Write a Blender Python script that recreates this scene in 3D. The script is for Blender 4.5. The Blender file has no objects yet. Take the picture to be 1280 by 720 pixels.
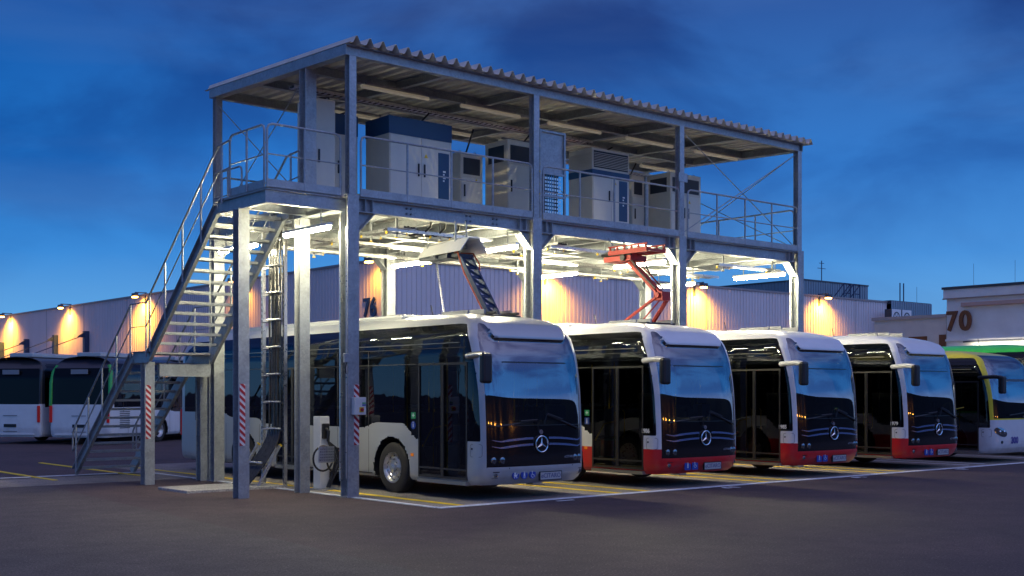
import bpy, bmesh, math, random
import numpy as np
from mathutils import Vector, Matrix
from mathutils.noise import noise as mnoise
random.seed(7)
S = bpy.context.scene
COL = S.collection
R = math.radians
PI = math.pi
CAMH = 1.9; F = 1500.0; HOR = 491.0
CA, SA = 0.7627, 0.6468          # structure axes against the view direction

# ------------------------------------------------------------------ materials
MATS = {}
def mat(name, col, rough=.5, metal=0., noise=0., scale=8., bump=0., bscale=40., spec=.5, coat=0., emit=None, es=0., stretch=None):
    if name in MATS: return MATS[name]
    m = bpy.data.materials.new(name); m.use_nodes = True
    nt = m.node_tree; N = nt.nodes; L = nt.links
    b = N['Principled BSDF']
    b.inputs['Base Color'].default_value = (*col, 1)
    b.inputs['Roughness'].default_value = rough
    b.inputs['Metallic'].default_value = metal
    b.inputs['Specular IOR Level'].default_value = spec
    b.inputs['Coat Weight'].default_value = coat
    b.inputs['Coat Roughness'].default_value = .05
    if emit:
        b.inputs['Emission Color'].default_value = (*emit, 1); b.inputs['Emission Strength'].default_value = es
    tc = N.new('ShaderNodeTexCoord'); mp = N.new('ShaderNodeMapping')
    L.new(tc.outputs['Object'], mp.inputs['Vector'])
    if stretch: mp.inputs['Scale'].default_value = stretch
    if noise > 0:
        n = N.new('ShaderNodeTexNoise'); n.inputs['Scale'].default_value = scale; n.inputs['Detail'].default_value = 6
        n.inputs['Roughness'].default_value = .65
        L.new(mp.outputs['Vector'], n.inputs['Vector'])
        r = N.new('ShaderNodeValToRGB')
        r.color_ramp.elements[0].position = .3; r.color_ramp.elements[1].position = .7
        r.color_ramp.elements[0].color = (*[c*(1-noise) for c in col], 1)
        r.color_ramp.elements[1].color = (*[min(1, c*(1+noise)) for c in col], 1)
        L.new(n.outputs['Fac'], r.inputs['Fac']); L.new(r.outputs['Color'], b.inputs['Base Color'])
        mr = N.new('ShaderNodeMapRange'); mr.inputs['To Min'].default_value = max(0, rough-.12); mr.inputs['To Max'].default_value = min(1, rough+.12)
        L.new(n.outputs['Fac'], mr.inputs['Value']); L.new(mr.outputs['Result'], b.inputs['Roughness'])
    if bump > 0:
        n2 = N.new('ShaderNodeTexNoise'); n2.inputs['Scale'].default_value = bscale; n2.inputs['Detail'].default_value = 8
        L.new(mp.outputs['Vector'], n2.inputs['Vector'])
        bp = N.new('ShaderNodeBump'); bp.inputs['Strength'].default_value = bump; bp.inputs['Distance'].default_value = .02
        L.new(n2.outputs['Fac'], bp.inputs['Height']); L.new(bp.outputs['Normal'], b.inputs['Normal'])
    MATS[name] = m
    return m

def glass_mat(name, tint, ior=2.2, rough=.01, wave=.06):
    if name in MATS: return MATS[name]
    m = bpy.data.materials.new(name); m.use_nodes = True
    nt = m.node_tree; N = nt.nodes; L = nt.links
    N.remove(N['Principled BSDF'])
    out = N['Material Output']
    tr = N.new('ShaderNodeBsdfTransparent'); tr.inputs['Color'].default_value = (*tint, 1)
    gl = N.new('ShaderNodeBsdfGlossy'); gl.inputs['Roughness'].default_value = rough; gl.inputs['Color'].default_value = (.85, .9, 1, 1)
    fr = N.new('ShaderNodeFresnel'); fr.inputs['IOR'].default_value = ior
    mx = N.new('ShaderNodeMixShader')
    L.new(fr.outputs['Fac'], mx.inputs['Fac']); L.new(tr.outputs[0], mx.inputs[1]); L.new(gl.outputs[0], mx.inputs[2])
    L.new(mx.outputs[0], out.inputs['Surface'])
    # faint waviness so reflections are not mirror-perfect
    tc = N.new('ShaderNodeTexCoord'); n = N.new('ShaderNodeTexNoise'); n.inputs['Scale'].default_value = 1.3
    L.new(tc.outputs['Object'], n.inputs['Vector'])
    bp = N.new('ShaderNodeBump'); bp.inputs['Strength'].default_value = wave; bp.inputs['Distance'].default_value = .05
    L.new(n.outputs['Fac'], bp.inputs['Height']); L.new(bp.outputs['Normal'], gl.inputs['Normal']); L.new(bp.outputs['Normal'], fr.inputs['Normal'])
    MATS[name] = m
    return m

def dirt_nodes(nt, tc, sp, colsock, b):
    # road dirt: streaky film, thicker low down
    N = nt.nodes; L = nt.links
    mp = N.new('ShaderNodeMapping'); mp.inputs['Scale'].default_value = (2.2, 2.2, 1.0); L.new(tc.outputs['Object'], mp.inputs['Vector'])
    n = N.new('ShaderNodeTexNoise'); n.inputs['Scale'].default_value = 2.2; n.inputs['Detail'].default_value = 8; L.new(mp.outputs['Vector'], n.inputs['Vector'])
    m1 = N.new('ShaderNodeMapRange'); m1.inputs['From Min'].default_value = .3; m1.inputs['From Max'].default_value = 1.1; m1.inputs['To Min'].default_value = .26; m1.inputs['To Max'].default_value = .03; L.new(sp.outputs['Z'], m1.inputs['Value'])
    m2 = N.new('ShaderNodeMapRange'); m2.inputs['From Min'].default_value = .35; m2.inputs['From Max'].default_value = .75; L.new(n.outputs['Fac'], m2.inputs['Value'])
    mu = N.new('ShaderNodeMath'); mu.operation = 'MULTIPLY'; L.new(m1.outputs['Result'], mu.inputs[0]); L.new(m2.outputs['Result'], mu.inputs[1])
    mx = N.new('ShaderNodeMix'); mx.data_type = 'RGBA'; mx.inputs[7].default_value = (.16, .14, .12, 1); L.new(mu.outputs[0], mx.inputs[0]); L.new(colsock, mx.inputs[6])
    L.new(mx.outputs[2], b.inputs['Base Color'])
def band_paint(name, low, high, zsplit):
    m = bpy.data.materials.new(name); m.use_nodes = True
    nt = m.node_tree; N = nt.nodes; L = nt.links; b = N['Principled BSDF']
    tc = N.new('ShaderNodeTexCoord'); sp = N.new('ShaderNodeSeparateXYZ'); L.new(tc.outputs['Object'], sp.inputs[0])
    gt = N.new('ShaderNodeMath'); gt.operation = 'GREATER_THAN'; gt.inputs[1].default_value = zsplit; L.new(sp.outputs['Z'], gt.inputs[0])
    mx = N.new('ShaderNodeMix'); mx.data_type = 'RGBA'; mx.inputs[6].default_value = (*low, 1); mx.inputs[7].default_value = (*high, 1)
    L.new(gt.outputs[0], mx.inputs[0])
    n = N.new('ShaderNodeTexNoise'); n.inputs['Scale'].default_value = 3; n.inputs['Detail'].default_value = 6; L.new(tc.outputs['Object'], n.inputs['Vector'])
    r = N.new('ShaderNodeValToRGB'); r.color_ramp.elements[0].color = (.95, .95, .95, 1); r.color_ramp.elements[0].position = .3; r.color_ramp.elements[1].position = .6
    L.new(n.outputs['Fac'], r.inputs['Fac'])
    m2 = N.new('ShaderNodeMix'); m2.data_type = 'RGBA'; m2.blend_type = 'MULTIPLY'; m2.inputs[0].default_value = 1
    L.new(mx.outputs[2], m2.inputs[6]); L.new(r.outputs['Color'], m2.inputs[7])
    dirt_nodes(nt, tc, sp, m2.outputs[2], b)
    b.inputs['Roughness'].default_value = .38; b.inputs['Coat Weight'].default_value = .35; b.inputs['Coat Roughness'].default_value = .04
    MATS[name] = m
    return m

STEEL = mat('galvanized_steel', (.35, .375, .395), .48, .4, .16, 4., .05, 60)
def _spangle(m, sc=9.):
    nt = m.node_tree; N = nt.nodes; L = nt.links; b = N['Principled BSDF']; src = b.inputs['Base Color'].links[0].from_socket
    tc = N.new('ShaderNodeTexCoord'); v = N.new('ShaderNodeTexVoronoi'); v.inputs['Scale'].default_value = sc*3; L.new(tc.outputs['Object'], v.inputs['Vector'])
    bw = N.new('ShaderNodeRGBToBW'); L.new(v.outputs['Color'], bw.inputs[0])
    n = N.new('ShaderNodeTexNoise'); n.inputs['Scale'].default_value = 1.1; n.inputs['Detail'].default_value = 8; L.new(tc.outputs['Object'], n.inputs['Vector'])
    ad = N.new('ShaderNodeMath'); ad.operation = 'MULTIPLY_ADD'; ad.inputs[1].default_value = .28; ad.inputs[2].default_value = .62; L.new(bw.outputs[0], ad.inputs[0])
    a2 = N.new('ShaderNodeMath'); a2.operation = 'MULTIPLY_ADD'; a2.inputs[1].default_value = .5; L.new(n.outputs['Fac'], a2.inputs[0]); L.new(ad.outputs[0], a2.inputs[2])
    mx = N.new('ShaderNodeMix'); mx.data_type = 'RGBA'; mx.blend_type = 'MULTIPLY'; mx.inputs[0].default_value = 1; L.new(src, mx.inputs[6]); L.new(a2.outputs[0], mx.inputs[7]); L.new(mx.outputs[2], b.inputs['Base Color'])
_spangle(STEEL)
STEELD = mat('weathered_steel', (.30, .31, .33), .55, .4, .2, 6., .06, 60)
SHEET = mat('roof_sheet_metal', (.66, .62, .55), .6, .0, .12, 2.5)
FLOORM = mat('deck_grating', (.5, .5, .48), .6, .2, .12, 9.)
WHITE = mat('white_lacquer', (.72, .73, .72), .35, 0, .06, 4, coat=.3)
BLACK = mat('black_plastic', (.018, .018, .02), .4, 0, .1, 20)
RUBBER = mat('tyre_rubber', (.03, .028, .026), .8, 0, .25, 12, .2, 60)
DARK = mat('dark_interior', (.02, .02, .022), .8)
ALU = mat('brushed_aluminium', (.62, .62, .62), .3, .9, .08, 15)
CHROME = mat('chrome', (.8, .82, .85), .12, 1.)
BLUECH = mat('blue_trim', (.32, .42, .72), .22, .85)
SILVER = mat('silver_paint', (.50, .52, .525), .36, .25, .02, 2, coat=.3)
def _dirty(m):
    nt = m.node_tree; b = nt.nodes['Principled BSDF']; src = b.inputs['Base Color'].links[0].from_socket
    tc = nt.nodes.new('ShaderNodeTexCoord'); sp = nt.nodes.new('ShaderNodeSeparateXYZ'); nt.links.new(tc.outputs['Object'], sp.inputs[0])
    dirt_nodes(nt, tc, sp, src, b)
_dirty(SILVER)
REDWHITE = band_paint('red_and_white_paint', (.66, .006, .014), (.82, .82, .82), .78)
WHITEP = mat('white_bus_paint', (.70, .72, .74), .3, 0, .02, 3, coat=.4)
GREENP = mat('green_paint', (.03, .42, .06), .35, 0, .06, 3, coat=.5)
YELLOWP = mat('yellow_paint', (.72, .60, .02), .35, 0, .06, 3, coat=.5)
PANELBLK = mat('black_gloss_panel', (.008, .008, .010), .12, 0, 0, spec=.6, coat=.3)
GLASS = glass_mat('tinted_window_glass', (.24, .25, .24), 1.55)
WSGLASS = glass_mat('windscreen_glass', (.30, .32, .34), 2.8, .01, .012)
YEL = mat('yellow_plastic', (.75, .50, .02), .45)
ORANGE = mat('orange_lens', (.9, .25, .02), .25, emit=(1, .3, .03), es=.15)
REDM = mat('red_machine_paint', (.45, .03, .02), .45, .1, .15, 9)
NAVY = mat('navy_blue_panel', (.012, .05, .13), .4, 0, .05, 5)
DBLUE = mat('dark_blue_steel', (.03, .055, .12), .45, .2, .1, 8)
CABM = mat('cabinet_lacquer', (.68, .60, .48), .45, 0, .06, 3)
CABDOOR = mat('cabinet_door_lacquer', (.72, .67, .57), .42, 0, .05, 3)
VENT = mat('dark_vent', (.03, .032, .04), .6)
CABLE = mat('grey_black_cable', (.035, .037, .04), .22, 0, .4, 14, spec=.8)
SIGNRED = mat('sign_red', (.42, .02, .03), .5)
SIGNWHITE = mat('sign_white', (.75, .75, .75), .5)
SIGNBLUE = mat('sign_blue', (.02, .06, .35), .4)
SIGNGREEN = mat('sign_green', (.02, .30, .12), .4)
TUBE_ON = mat('lit_tube', (1, 1, 1), .5, emit=(1., .90, .58), es=330)
TUBE_DIM = mat('dim_tube_cover', (.62, .58, .50), .35, 0, .08, 6, emit=(1., .84, .58), es=.10)
LAMP_ON = mat('sodium_lamp_lens', (1, .7, .3), .5, emit=(1., .45, .07), es=30)
TEXTN = mat('number_dark', (.03, .035, .05), .5)
LETTER = mat('brown_metal_letter', (.22, .07, .025), .35, .5, .1, 6)
FACADE = mat('light_metal_cladding', (.70, .62, .63), .6, .0, .07, .35, stretch=(1, 1, .25))
PLASTER = mat('pale_render', (.78, .77, .78), .8, 0, .07, 1.2, .1, 30)
PLASTER2 = mat('cream_render', (.68, .62, .57), .8, 0, .08, 1.2, .1, 30)
BLUECLAD = mat('blue_grey_cladding', (.20, .27, .33), .5, .2, .06, 1)
TRIMD = mat('dark_trim', (.05, .06, .08), .5)
SEATM = mat('seat_fabric', (.03, .05, .12), .8, 0, .3, 30)
LINEW = mat('white_road_paint', (.78, .79, .8), .65, 0, .25, 5, .1, 50)
LINEY = mat('yellow_road_paint', (.90, .62, .005), .6, 0, .18, 5, .1, 50)
LIT = mat('clear_lens', (.25, .26, .27), .08, .8)
TAIL = mat('red_tail_lens', (.5, .01, .01), .2, emit=(1, .03, .02), es=.04)
WOODWIN = mat('lit_window', (.6, .3, .05), .4, emit=(1, .5, .1), es=.5)

# ------------------------------------------------------------------ mesh builder
class MB:
    def __init__(s): s.v = []; s.f = []
    def add(s, vs, fs):
        o = len(s.v); s.v += [tuple(v) for v in vs]; s.f += [tuple(i+o for i in f) for f in fs]; return s
    def box(s, x0, x1, y0, y1, z0, z1):
        return s.add([(x0,y0,z0),(x1,y0,z0),(x1,y1,z0),(x0,y1,z0),(x0,y0,z1),(x1,y0,z1),(x1,y1,z1),(x0,y1,z1)],
                     [(0,3,2,1),(4,5,6,7),(0,1,5,4),(1,2,6,5),(2,3,7,6),(3,0,4,7)])
    def frame(s, p, q, up=(0,0,1)):
        p = Vector(p); q = Vector(q); d = (q-p); l = d.length; d.normalize()
        u = Vector(up); a = d.cross(u)
        if a.length < 1e-4: a = d.cross(Vector((1,0,0)))
        a.normalize(); b = a.cross(d).normalized()
        return p, d, a, b, l
    def bar(s, p, q, w, h, up=(0,0,1), oa=0., ob=0.):
        p, d, a, b, l = s.frame(p, q, up)
        vs = []
        for t in (0, l):
            for sa, sb in ((-1,-1),(1,-1),(1,1),(-1,1)):
                vs.append(p + d*t + a*(oa+sa*w/2) + b*(ob+sb*h/2))
        return s.add(vs, [(0,1,2,3),(7,6,5,4),(0,4,5,1),(1,5,6,2),(2,6,7,3),(3,7,4,0)])
    def ibeam(s, p, q, h, b, tf=.014, tw=.01, up=(0,0,1)):
        s.bar(p, q, b, tf, up, 0, h/2-tf/2); s.bar(p, q, b, tf, up, 0, -h/2+tf/2); s.bar(p, q, tw, h-2*tf, up)
        return s
    def channel(s, p, q, h, b, t=.01, up=(0,0,1), side=1):
        s.bar(p, q, t, h, up, side*(-b/2+t/2), 0); s.bar(p, q, b-t, t, up, side*t/2, h/2-t/2); s.bar(p, q, b-t, t, up, side*t/2, -h/2+t/2)
        return s
    def tube(s, pts, r, n=8):
        pts = [Vector(p) for p in pts]; rings = []
        ref = None
        for i, p in enumerate(pts):
            d = (pts[min(i+1, len(pts)-1)] - pts[max(i-1, 0)]).normalized()
            if ref is None:
                ref = d.cross(Vector((0,0,1)))
                if ref.length < .01: ref = d.cross(Vector((1,0,0)))
            a = (ref - d*ref.dot(d)).normalized(); b = d.cross(a); ref = a
            rings.append([p + (a*math.cos(2*PI*k/n) + b*math.sin(2*PI*k/n))*r for k in range(n)])
        vs = [v for rg in rings for v in rg]; fs = []
        for i in range(len(pts)-1):
            for k in range(n):
                fs.append((i*n+k, i*n+(k+1)%n, (i+1)*n+(k+1)%n, (i+1)*n+k))
        fs.append(tuple(range(n))[::-1]); fs.append(tuple((len(pts)-1)*n+k for k in range(n)))
        return s.add(vs, fs)
    def lathe(s, prof, n=32, c=(0,0,0), axis='x'):
        vs = []; fs = []; m = len(prof)
        for k in range(n):
            a = 2*PI*k/n
            for (t, r) in prof:
                if axis == 'x': vs.append((c[0]+t, c[1]+r*math.cos(a), c[2]+r*math.sin(a)))
                elif axis == 'y': vs.append((c[0]+r*math.cos(a), c[1]+t, c[2]+r*math.sin(a)))
                else: vs.append((c[0]+r*math.cos(a), c[1]+r*math.sin(a), c[2]+t))
        for k in range(n):
            for j in range(m-1):
                fs.append((k*m+j, k*m+j+1, ((k+1)%n)*m+j+1, ((k+1)%n)*m+j))
        return s.add(vs, fs)
    def prism(s, poly, z0, z1, fn=None):
        n = len(poly); fn = fn or (lambda a, b, c: (a, b, c))
        vs = [fn(x, y, z0) for x, y in poly] + [fn(x, y, z1) for x, y in poly]
        fs = [tuple(range(n))[::-1], tuple(range(n, 2*n))] + [(i, (i+1)%n, n+(i+1)%n, n+i) for i in range(n)]
        return s.add(vs, fs)
    def sphere(s, c, r, n=12, m=8, sc=(1,1,1)):
        vs = []; fs = []
        for j in range(m+1):
            t = PI*j/m
            for k in range(n):
                a = 2*PI*k/n
                vs.append((c[0]+r*sc[0]*math.sin(t)*math.cos(a), c[1]+r*sc[1]*math.sin(t)*math.sin(a), c[2]+r*sc[2]*math.cos(t)))
        for j in range(m):
            for k in range(n): fs.append((j*n+k, (j+1)*n+k, (j+1)*n+(k+1)%n, j*n+(k+1)%n))
        return s.add(vs, fs)
    def build(s, name, m, parent=None, smooth=False, bevel=0.):
        me = bpy.data.meshes.new(name); me.from_pydata(s.v, [], s.f); me.update()
        bm = bmesh.new(); bm.from_mesh(me)
        if smooth: bmesh.ops.remove_doubles(bm, verts=bm.verts, dist=1e-5)
        bmesh.ops.recalc_face_normals(bm, faces=bm.faces)
        if bevel > 0:
            es = [e for e in bm.edges if len(e.link_faces) == 2 and e.calc_face_angle(0) > .6]
            bmesh.ops.bevel(bm, geom=es, offset=bevel, segments=2, profile=.5, affect='EDGES', clamp_overlap=True)
        bm.to_mesh(me); bm.free()
        if smooth:
            for p in me.polygons: p.use_smooth = True
            try: me.set_sharp_from_angle(angle=R(38))
            except Exception: pass
        me.materials.append(m)
        o = bpy.data.objects.new(name, me); COL.objects.link(o)
        if parent: o.parent = parent
        return o

def tag(o, label=None, cat=None, group=None, kind=None):
    if label: o['label'] = label
    if cat: o['category'] = cat
    if group: o['group'] = group
    if kind: o['kind'] = kind
    return o
def empty(name, loc=(0,0,0), rz=0., label=None, cat=None, group=None):
    o = bpy.data.objects.new(name, None); COL.objects.link(o); o.location = loc; o.rotation_euler = (0,0,rz)
    o.empty_display_size = .3
    return tag(o, label, cat, group)
def copy_tree(o, parent=None, depth=0):
    c = o.copy(); COL.objects.link(c); c.parent = parent
    for ch in list(o.children):
        if ch.parent == o: copy_tree(ch, c, depth+1)
    return c
def text(name, s, size, m, M, parent=None, ext=.003, bold=0., sx=1.):
    cu = bpy.data.curves.new(name, 'FONT'); cu.body = s; cu.size = size; cu.extrude = ext; cu.align_x = 'CENTER'; cu.align_y = 'CENTER'; cu.offset = bold
    cu.resolution_u = 4
    t = bpy.data.objects.new(name+'_tmp', cu); COL.objects.link(t)
    bpy.context.view_layer.update()
    me = bpy.data.meshes.new_from_object(t.evaluated_get(bpy.context.evaluated_depsgraph_get()))
    bpy.data.objects.remove(t); bpy.data.curves.remove(cu)
    me.transform(Matrix.Diagonal((sx,1,1,1))); me.transform(M)
    me.materials.clear(); me.materials.append(m); me.name = name
    o = bpy.data.objects.new(name, me); COL.objects.link(o)
    if parent: o.parent = parent
    return o
def basis(o, right, up):
    r = Vector(right).normalized(); u = Vector(up).normalized(); n = r.cross(u)
    return Matrix(((r.x,u.x,n.x,o[0]),(r.y,u.y,n.y,o[1]),(r.z,u.z,n.z,o[2]),(0,0,0,1)))
FRONTM = lambda o: basis(o, (1,0,0), (0,0,1))      # reads from -Y
SIDEM = lambda o: basis(o, (0,-1,0), (0,0,1))      # reads from -X

def Xof(px, Y):
    t = (px-640)/F; return Y*(CA*t+SA)/(CA-SA*t)
def Yof(px, X):
    t = (px-640)/F; return X*(CA-SA*t)/(CA*t+SA)

# ------------------------------------------------------------------ ground
def asphalt(name, base, warm, rough):
    m = bpy.data.materials.new(name); m.use_nodes = True
    nt = m.node_tree; N = nt.nodes; L = nt.links; b = N['Principled BSDF']
    tc = N.new('ShaderNodeTexCoord')
    n1 = N.new('ShaderNodeTexNoise'); n1.inputs['Scale'].default_value = 34; n1.inputs['Detail'].default_value = 9; n1.inputs['Roughness'].default_value = .75
    n2 = N.new('ShaderNodeTexNoise'); n2.inputs['Scale'].default_value = .35; n2.inputs['Detail'].default_value = 6
    n3 = N.new('ShaderNodeTexVoronoi'); n3.inputs['Scale'].default_value = 70
    n4 = N.new('ShaderNodeTexNoise'); n4.inputs['Scale'].default_value = 2.2; n4.inputs['Detail'].default_value = 7
    for n in (n1, n2, n3, n4): L.new(tc.outputs['Object'], n.inputs['Vector'])
    r = N.new('ShaderNodeValToRGB'); r.color_ramp.elements[0].position = .32; r.color_ramp.elements[1].position = .72
    r.color_ramp.elements[0].color = (*[c*.25 for c in base], 1); r.color_ramp.elements[1].color = (*[c*2.1 for c in warm], 1)
    L.new(n1.outputs['Fac'], r.inputs['Fac'])
    r2 = N.new('ShaderNodeValToRGB'); r2.color_ramp.elements[0].position = .35; r2.color_ramp.elements[1].position = .65
    r2.color_ramp.elements[0].color = (.82, .82, .85, 1); r2.color_ramp.elements[1].color = (1.2, 1.15, 1.1, 1)
    L.new(n2.outputs['Fac'], r2.inputs['Fac'])
    r4 = N.new('ShaderNodeValToRGB'); r4.color_ramp.elements[0].position = .38; r4.color_ramp.elements[1].position = .6
    r4.color_ramp.elements[0].color = (.86, .86, .86, 1); r4.color_ramp.elements[1].color = (1.08, 1.08, 1.08, 1)
    L.new(n4.outputs['Fac'], r4.inputs['Fac'])
    mx = N.new('ShaderNodeMix'); mx.data_type = 'RGBA'; mx.blend_type = 'MULTIPLY'; mx.inputs[0].default_value = 1
    L.new(r.outputs['Color'], mx.inputs[6]); L.new(r2.outputs['Color'], mx.inputs[7])
    mz = N.new('ShaderNodeMix'); mz.data_type = 'RGBA'; mz.blend_type = 'MULTIPLY'; mz.inputs[0].default_value = 1
    L.new(mx.outputs[2], mz.inputs[6]); L.new(r4.outputs['Color'], mz.inputs[7])
    # bright aggregate chips
    n5 = N.new('ShaderNodeTexVoronoi'); n5.inputs['Scale'].default_value = 26; L.new(tc.outputs['Object'], n5.inputs['Vector'])
    c5 = N.new('ShaderNodeMath'); c5.operation = 'LESS_THAN'; c5.inputs[1].default_value = .17; L.new(n5.outputs['Distance'], c5.inputs[0])
    w5 = N.new('ShaderNodeTexWhiteNoise'); L.new(n5.outputs['Position'], w5.inputs['Vector'])
    g5 = N.new('ShaderNodeMath'); g5.operation = 'GREATER_THAN'; g5.inputs[1].default_value = .80; L.new(w5.outputs['Value'], g5.inputs[0])
    p5 = N.new('ShaderNodeMath'); p5.operation = 'MULTIPLY'; L.new(c5.outputs[0], p5.inputs[0]); L.new(g5.outputs[0], p5.inputs[1])
    m5 = N.new('ShaderNodeMix'); m5.data_type = 'RGBA'; m5.inputs[7].default_value = (.30, .26, .25, 1); L.new(p5.outputs[0], m5.inputs[0]); L.new(mz.outputs[2], m5.inputs[6])
    L.new(m5.outputs[2], b.inputs['Base Color'])
    b.inputs['Roughness'].default_value = rough
    bp = N.new('ShaderNodeBump'); bp.inputs['Strength'].default_value = .55; bp.inputs['Distance'].default_value = .012
    ad = N.new('ShaderNodeMath'); ad.operation = 'ADD'; L.new(n1.outputs['Fac'], ad.inputs[0]); L.new(n3.outputs['Distance'], ad.inputs[1])
    L.new(ad.outputs[0], bp.inputs['Height']); L.new(bp.outputs['Normal'], b.inputs['Normal'])
    MATS[name] = m
    return m
ASPH = asphalt('asphalt', (.036, .028, .032), (.070, .046, .050), .74)
CONC = asphalt('bay_concrete', (.24, .225, .20), (.22, .20, .18), .75)
SLAB = asphalt('pale_concrete', (.40, .40, .39), (.32, .32, .31), .8)
def sheet(name, x0, x1, y0, y1, z, m, label, cat=None):
    b = MB(); b.add([(x0,y0,z),(x1,y0,z),(x1,y1,z),(x0,y1,z)], [(0,1,2,3)])
    return tag(b.build(name, m), kind='structure')
sheet('ground', -600, 900, -500, 900, 0, ASPH, '')
OLDA = asphalt('older_asphalt', (.046, .040, .042), (.080, .066, .066), .78)
b = MB(); pts = [(-60, -40), (7.2, -40), (7.35, 8), (7.6, 12), (8.2, 20), (8.9, 29), (9.4, 42), (-60, 42)]
b.add([(x, y, .004) for x, y in pts], [tuple(range(len(pts)))]); tag(b.build('older_asphalt', OLDA), kind='structure')
bay = MB().box(11.95, 60, 15.95, 30.5, -.02, .004); tag(bay.build('parking_bay_surface', CONC), kind='structure')
yardm = MB().box(7.5, 12.9-.96, 24.9, 27.2, -.02, .005); tag(yardm.build('concrete_strip', CONC), kind='structure')
wl = MB().box(11.85, 60, 15.78, 15.92, -.01, .012)
wl.box(11.82, 11.93, 15.93, 27.5, -.01, .012)
wl.box(7.6, 11.81, 27.55, 27.68, -.01, .012)
tag(wl.build('white_line', LINEW), kind='structure')
yl = MB()
yl.box(12.33, 12.48, 15.95, 30, -.01, .010)
for i in range(3):
    for dx in (0, .78):
        x = 16.1+4.46*i+dx; yl.box(x, x+.17, 15.95, 29.5, -.01, .010)
for x in (11.2, 9.2): yl.box(x, x+.12, 26.2, 33, -.01, .014)
tag(yl.build('yellow_line', LINEY), kind='structure')
wl2 = MB()
for x in (29.4, 30.2, 34.1): wl2.box(x, x+.12, 15.95+.3, 29, -.01, .010)
tag(wl2.build('white_line', LINEW), kind='structure')
for i, ch in enumerate('1234'):
    o = text('bay_number', ch, .55, LINEW, basis((14.35+4.46*i, 15.45, .012), (0,1,0), (-1,0,0)), None, .002, .01)
    tag(o, kind='structure')
tag(MB().box(9.95, 12.1, 21.2, 22.5, -.05, .05).build('concrete_pad', SLAB, bevel=.01), kind='structure')

# ------------------------------------------------------------------ gantry
GX0, GX1 = 11.77, 25.15; SP = 4.46; GY0, GY1 = 18.47, 23.75
DH = 5.48
gantry = empty('charging_gantry', (GX0, GY0, 0), 0, 'two storey galvanized steel gantry with corrugated roof standing over the parked buses', 'gantry')
OX, OY = GX0, GY0
class GB(MB):           # parts of the gantry are built in world numbers and shifted to its base
    def build(s, name, m, parent=None, **k):
        if parent is gantry: s.v = [(x-OX, y-OY, z) for x, y, z in s.v]
        return super().build(name, m, parent, **k)
def hcol(b, x, y, z0, z1, s=.24, t=.014):
    b.box(x, x+s, y, y+t, z0, z1); b.box(x, x+s, y+s-t, y+s, z0, z1); b.box(x+s/2-.006, x+s/2+.006, y+t, y+s-t, z0, z1)
def striped_panel(x, y, z0, z1, w, parent, off):
    b = MB().box(x, x+w, y-.004, y, z0, z1)
    p = b.build('warning_panel', SIGNWHITE, parent); p.location = (-off[0], -off[1], 0)
    st = MB(); h = z1-z0; n = 9; step = h/n
    for k in range(n+1):
        z = z0 + (k)*step
        poly = [(x, z), (x, z+step*.5), (x+w, z+step*.5-w*.9), (x+w, z-w*.9)]
        cl = []
        def clip(pl, zz, keep_above):
            o = []
            for i in range(len(pl)):
                a = pl[i]; c = pl[(i+1) % len(pl)]
                ia = (a[1] >= zz) == keep_above; ic = (c[1] >= zz) == keep_above
                if ia: o.append(a)
                if ia != ic:
                    t = (zz-a[1])/(c[1]-a[1]); o.append((a[0]+t*(c[0]-a[0]), zz))
            return o
        poly = clip(poly, z0, True)
        if len(poly) > 2: poly = clip(poly, z1, False)
        if len(poly) > 2: st.prism(poly, 0, .003, lambda a, b_, c, y=y: (a, y-.0045-c, b_))
    st.build('stripe', SIGNRED, p)
    return p
for row, y in enumerate((GY0, GY1)):
    for i in range(4):
        b = GB(); x = GX0+SP*i
        hcol(b, x, y, .02, DH+.02)
        c = b.build('column', STEEL, gantry)
        pl = MB().box(x-.04, x+.28, y-.04, y+.28, 0, .02)
        pl.v = [(vx-OX, vy-OY, vz) for vx, vy, vz in pl.v]; pl.build('base_plate', STEELD, c)
        if row == 0 and i == 0: striped_panel(x+.13, y-.0, .95, 2.05, .11, c, (OX, OY))
# deck beams along X
def stiff(b, x, y0, y1, z0, z1): b.box(x-.006, x+.006, y0, y1, z0, z1)
BH = .26
for y in (GY0+.12, GY1+.12, GY0+2.75):
    b = GB()
    segs = [(GX0+.24+SP*i, GX0+SP*(i+1)) for i in range(3)] if y != GY0+2.75 else [(GX0, GX1+.2)]
    for (a, c) in segs:
        b.ibeam((a,y,DH-.02-BH/2), (c,y,DH-.02-BH/2), BH, .2)
        for xs in (a+.16, c-.16, a+.32, c-.32): 
            b.box(xs-.005, xs+.005, y-.098, y+.098, DH-.02-BH+.014, DH-.034)
    if y == GY0+.12:
        for i in range(1, 3):        # bolt groups
            pass
    b.build('deck_beam', STEEL, gantry)
bl = GB()
for i in range(3):
    for fx in (.28, .62, .78):
        xx = GX0+.24+ (SP-.24)*fx
        for dx in (-.05, .05):
            for dz in (-.05, .05):
                bl.lathe([(-.02, 0), (-.02, .018), (0, .018)], 8, (xx+dx, GY0+.112, DH-.15+dz), 'y')
bl.build('bolt_group', STEELD, gantry)
for i in range(13):                      # joists under the deck
    x = GX0+.12+i*(SP*3)/12
    b = GB().ibeam((x, GY0+.24, DH-.15), (x, GY1, DH-.15), .2, .12)
    b.build('joist', STEEL, gantry)
def grating(b, x0, x1, y0, y1, z0, z1, pitch=.058, w=.022):
    n = int((x1-x0)/pitch)
    for k in range(n): b.box(x0+k*pitch, x0+k*pitch+w, y0, y1, z0, z1)
    m = int((y1-y0)/.55)
    for k in range(m+1): 
        yy = y0+(y1-y0-.03)*k/m; b.box(x0, x1, yy, yy+.03, z0-.004, z1-.004)
    return b
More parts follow.
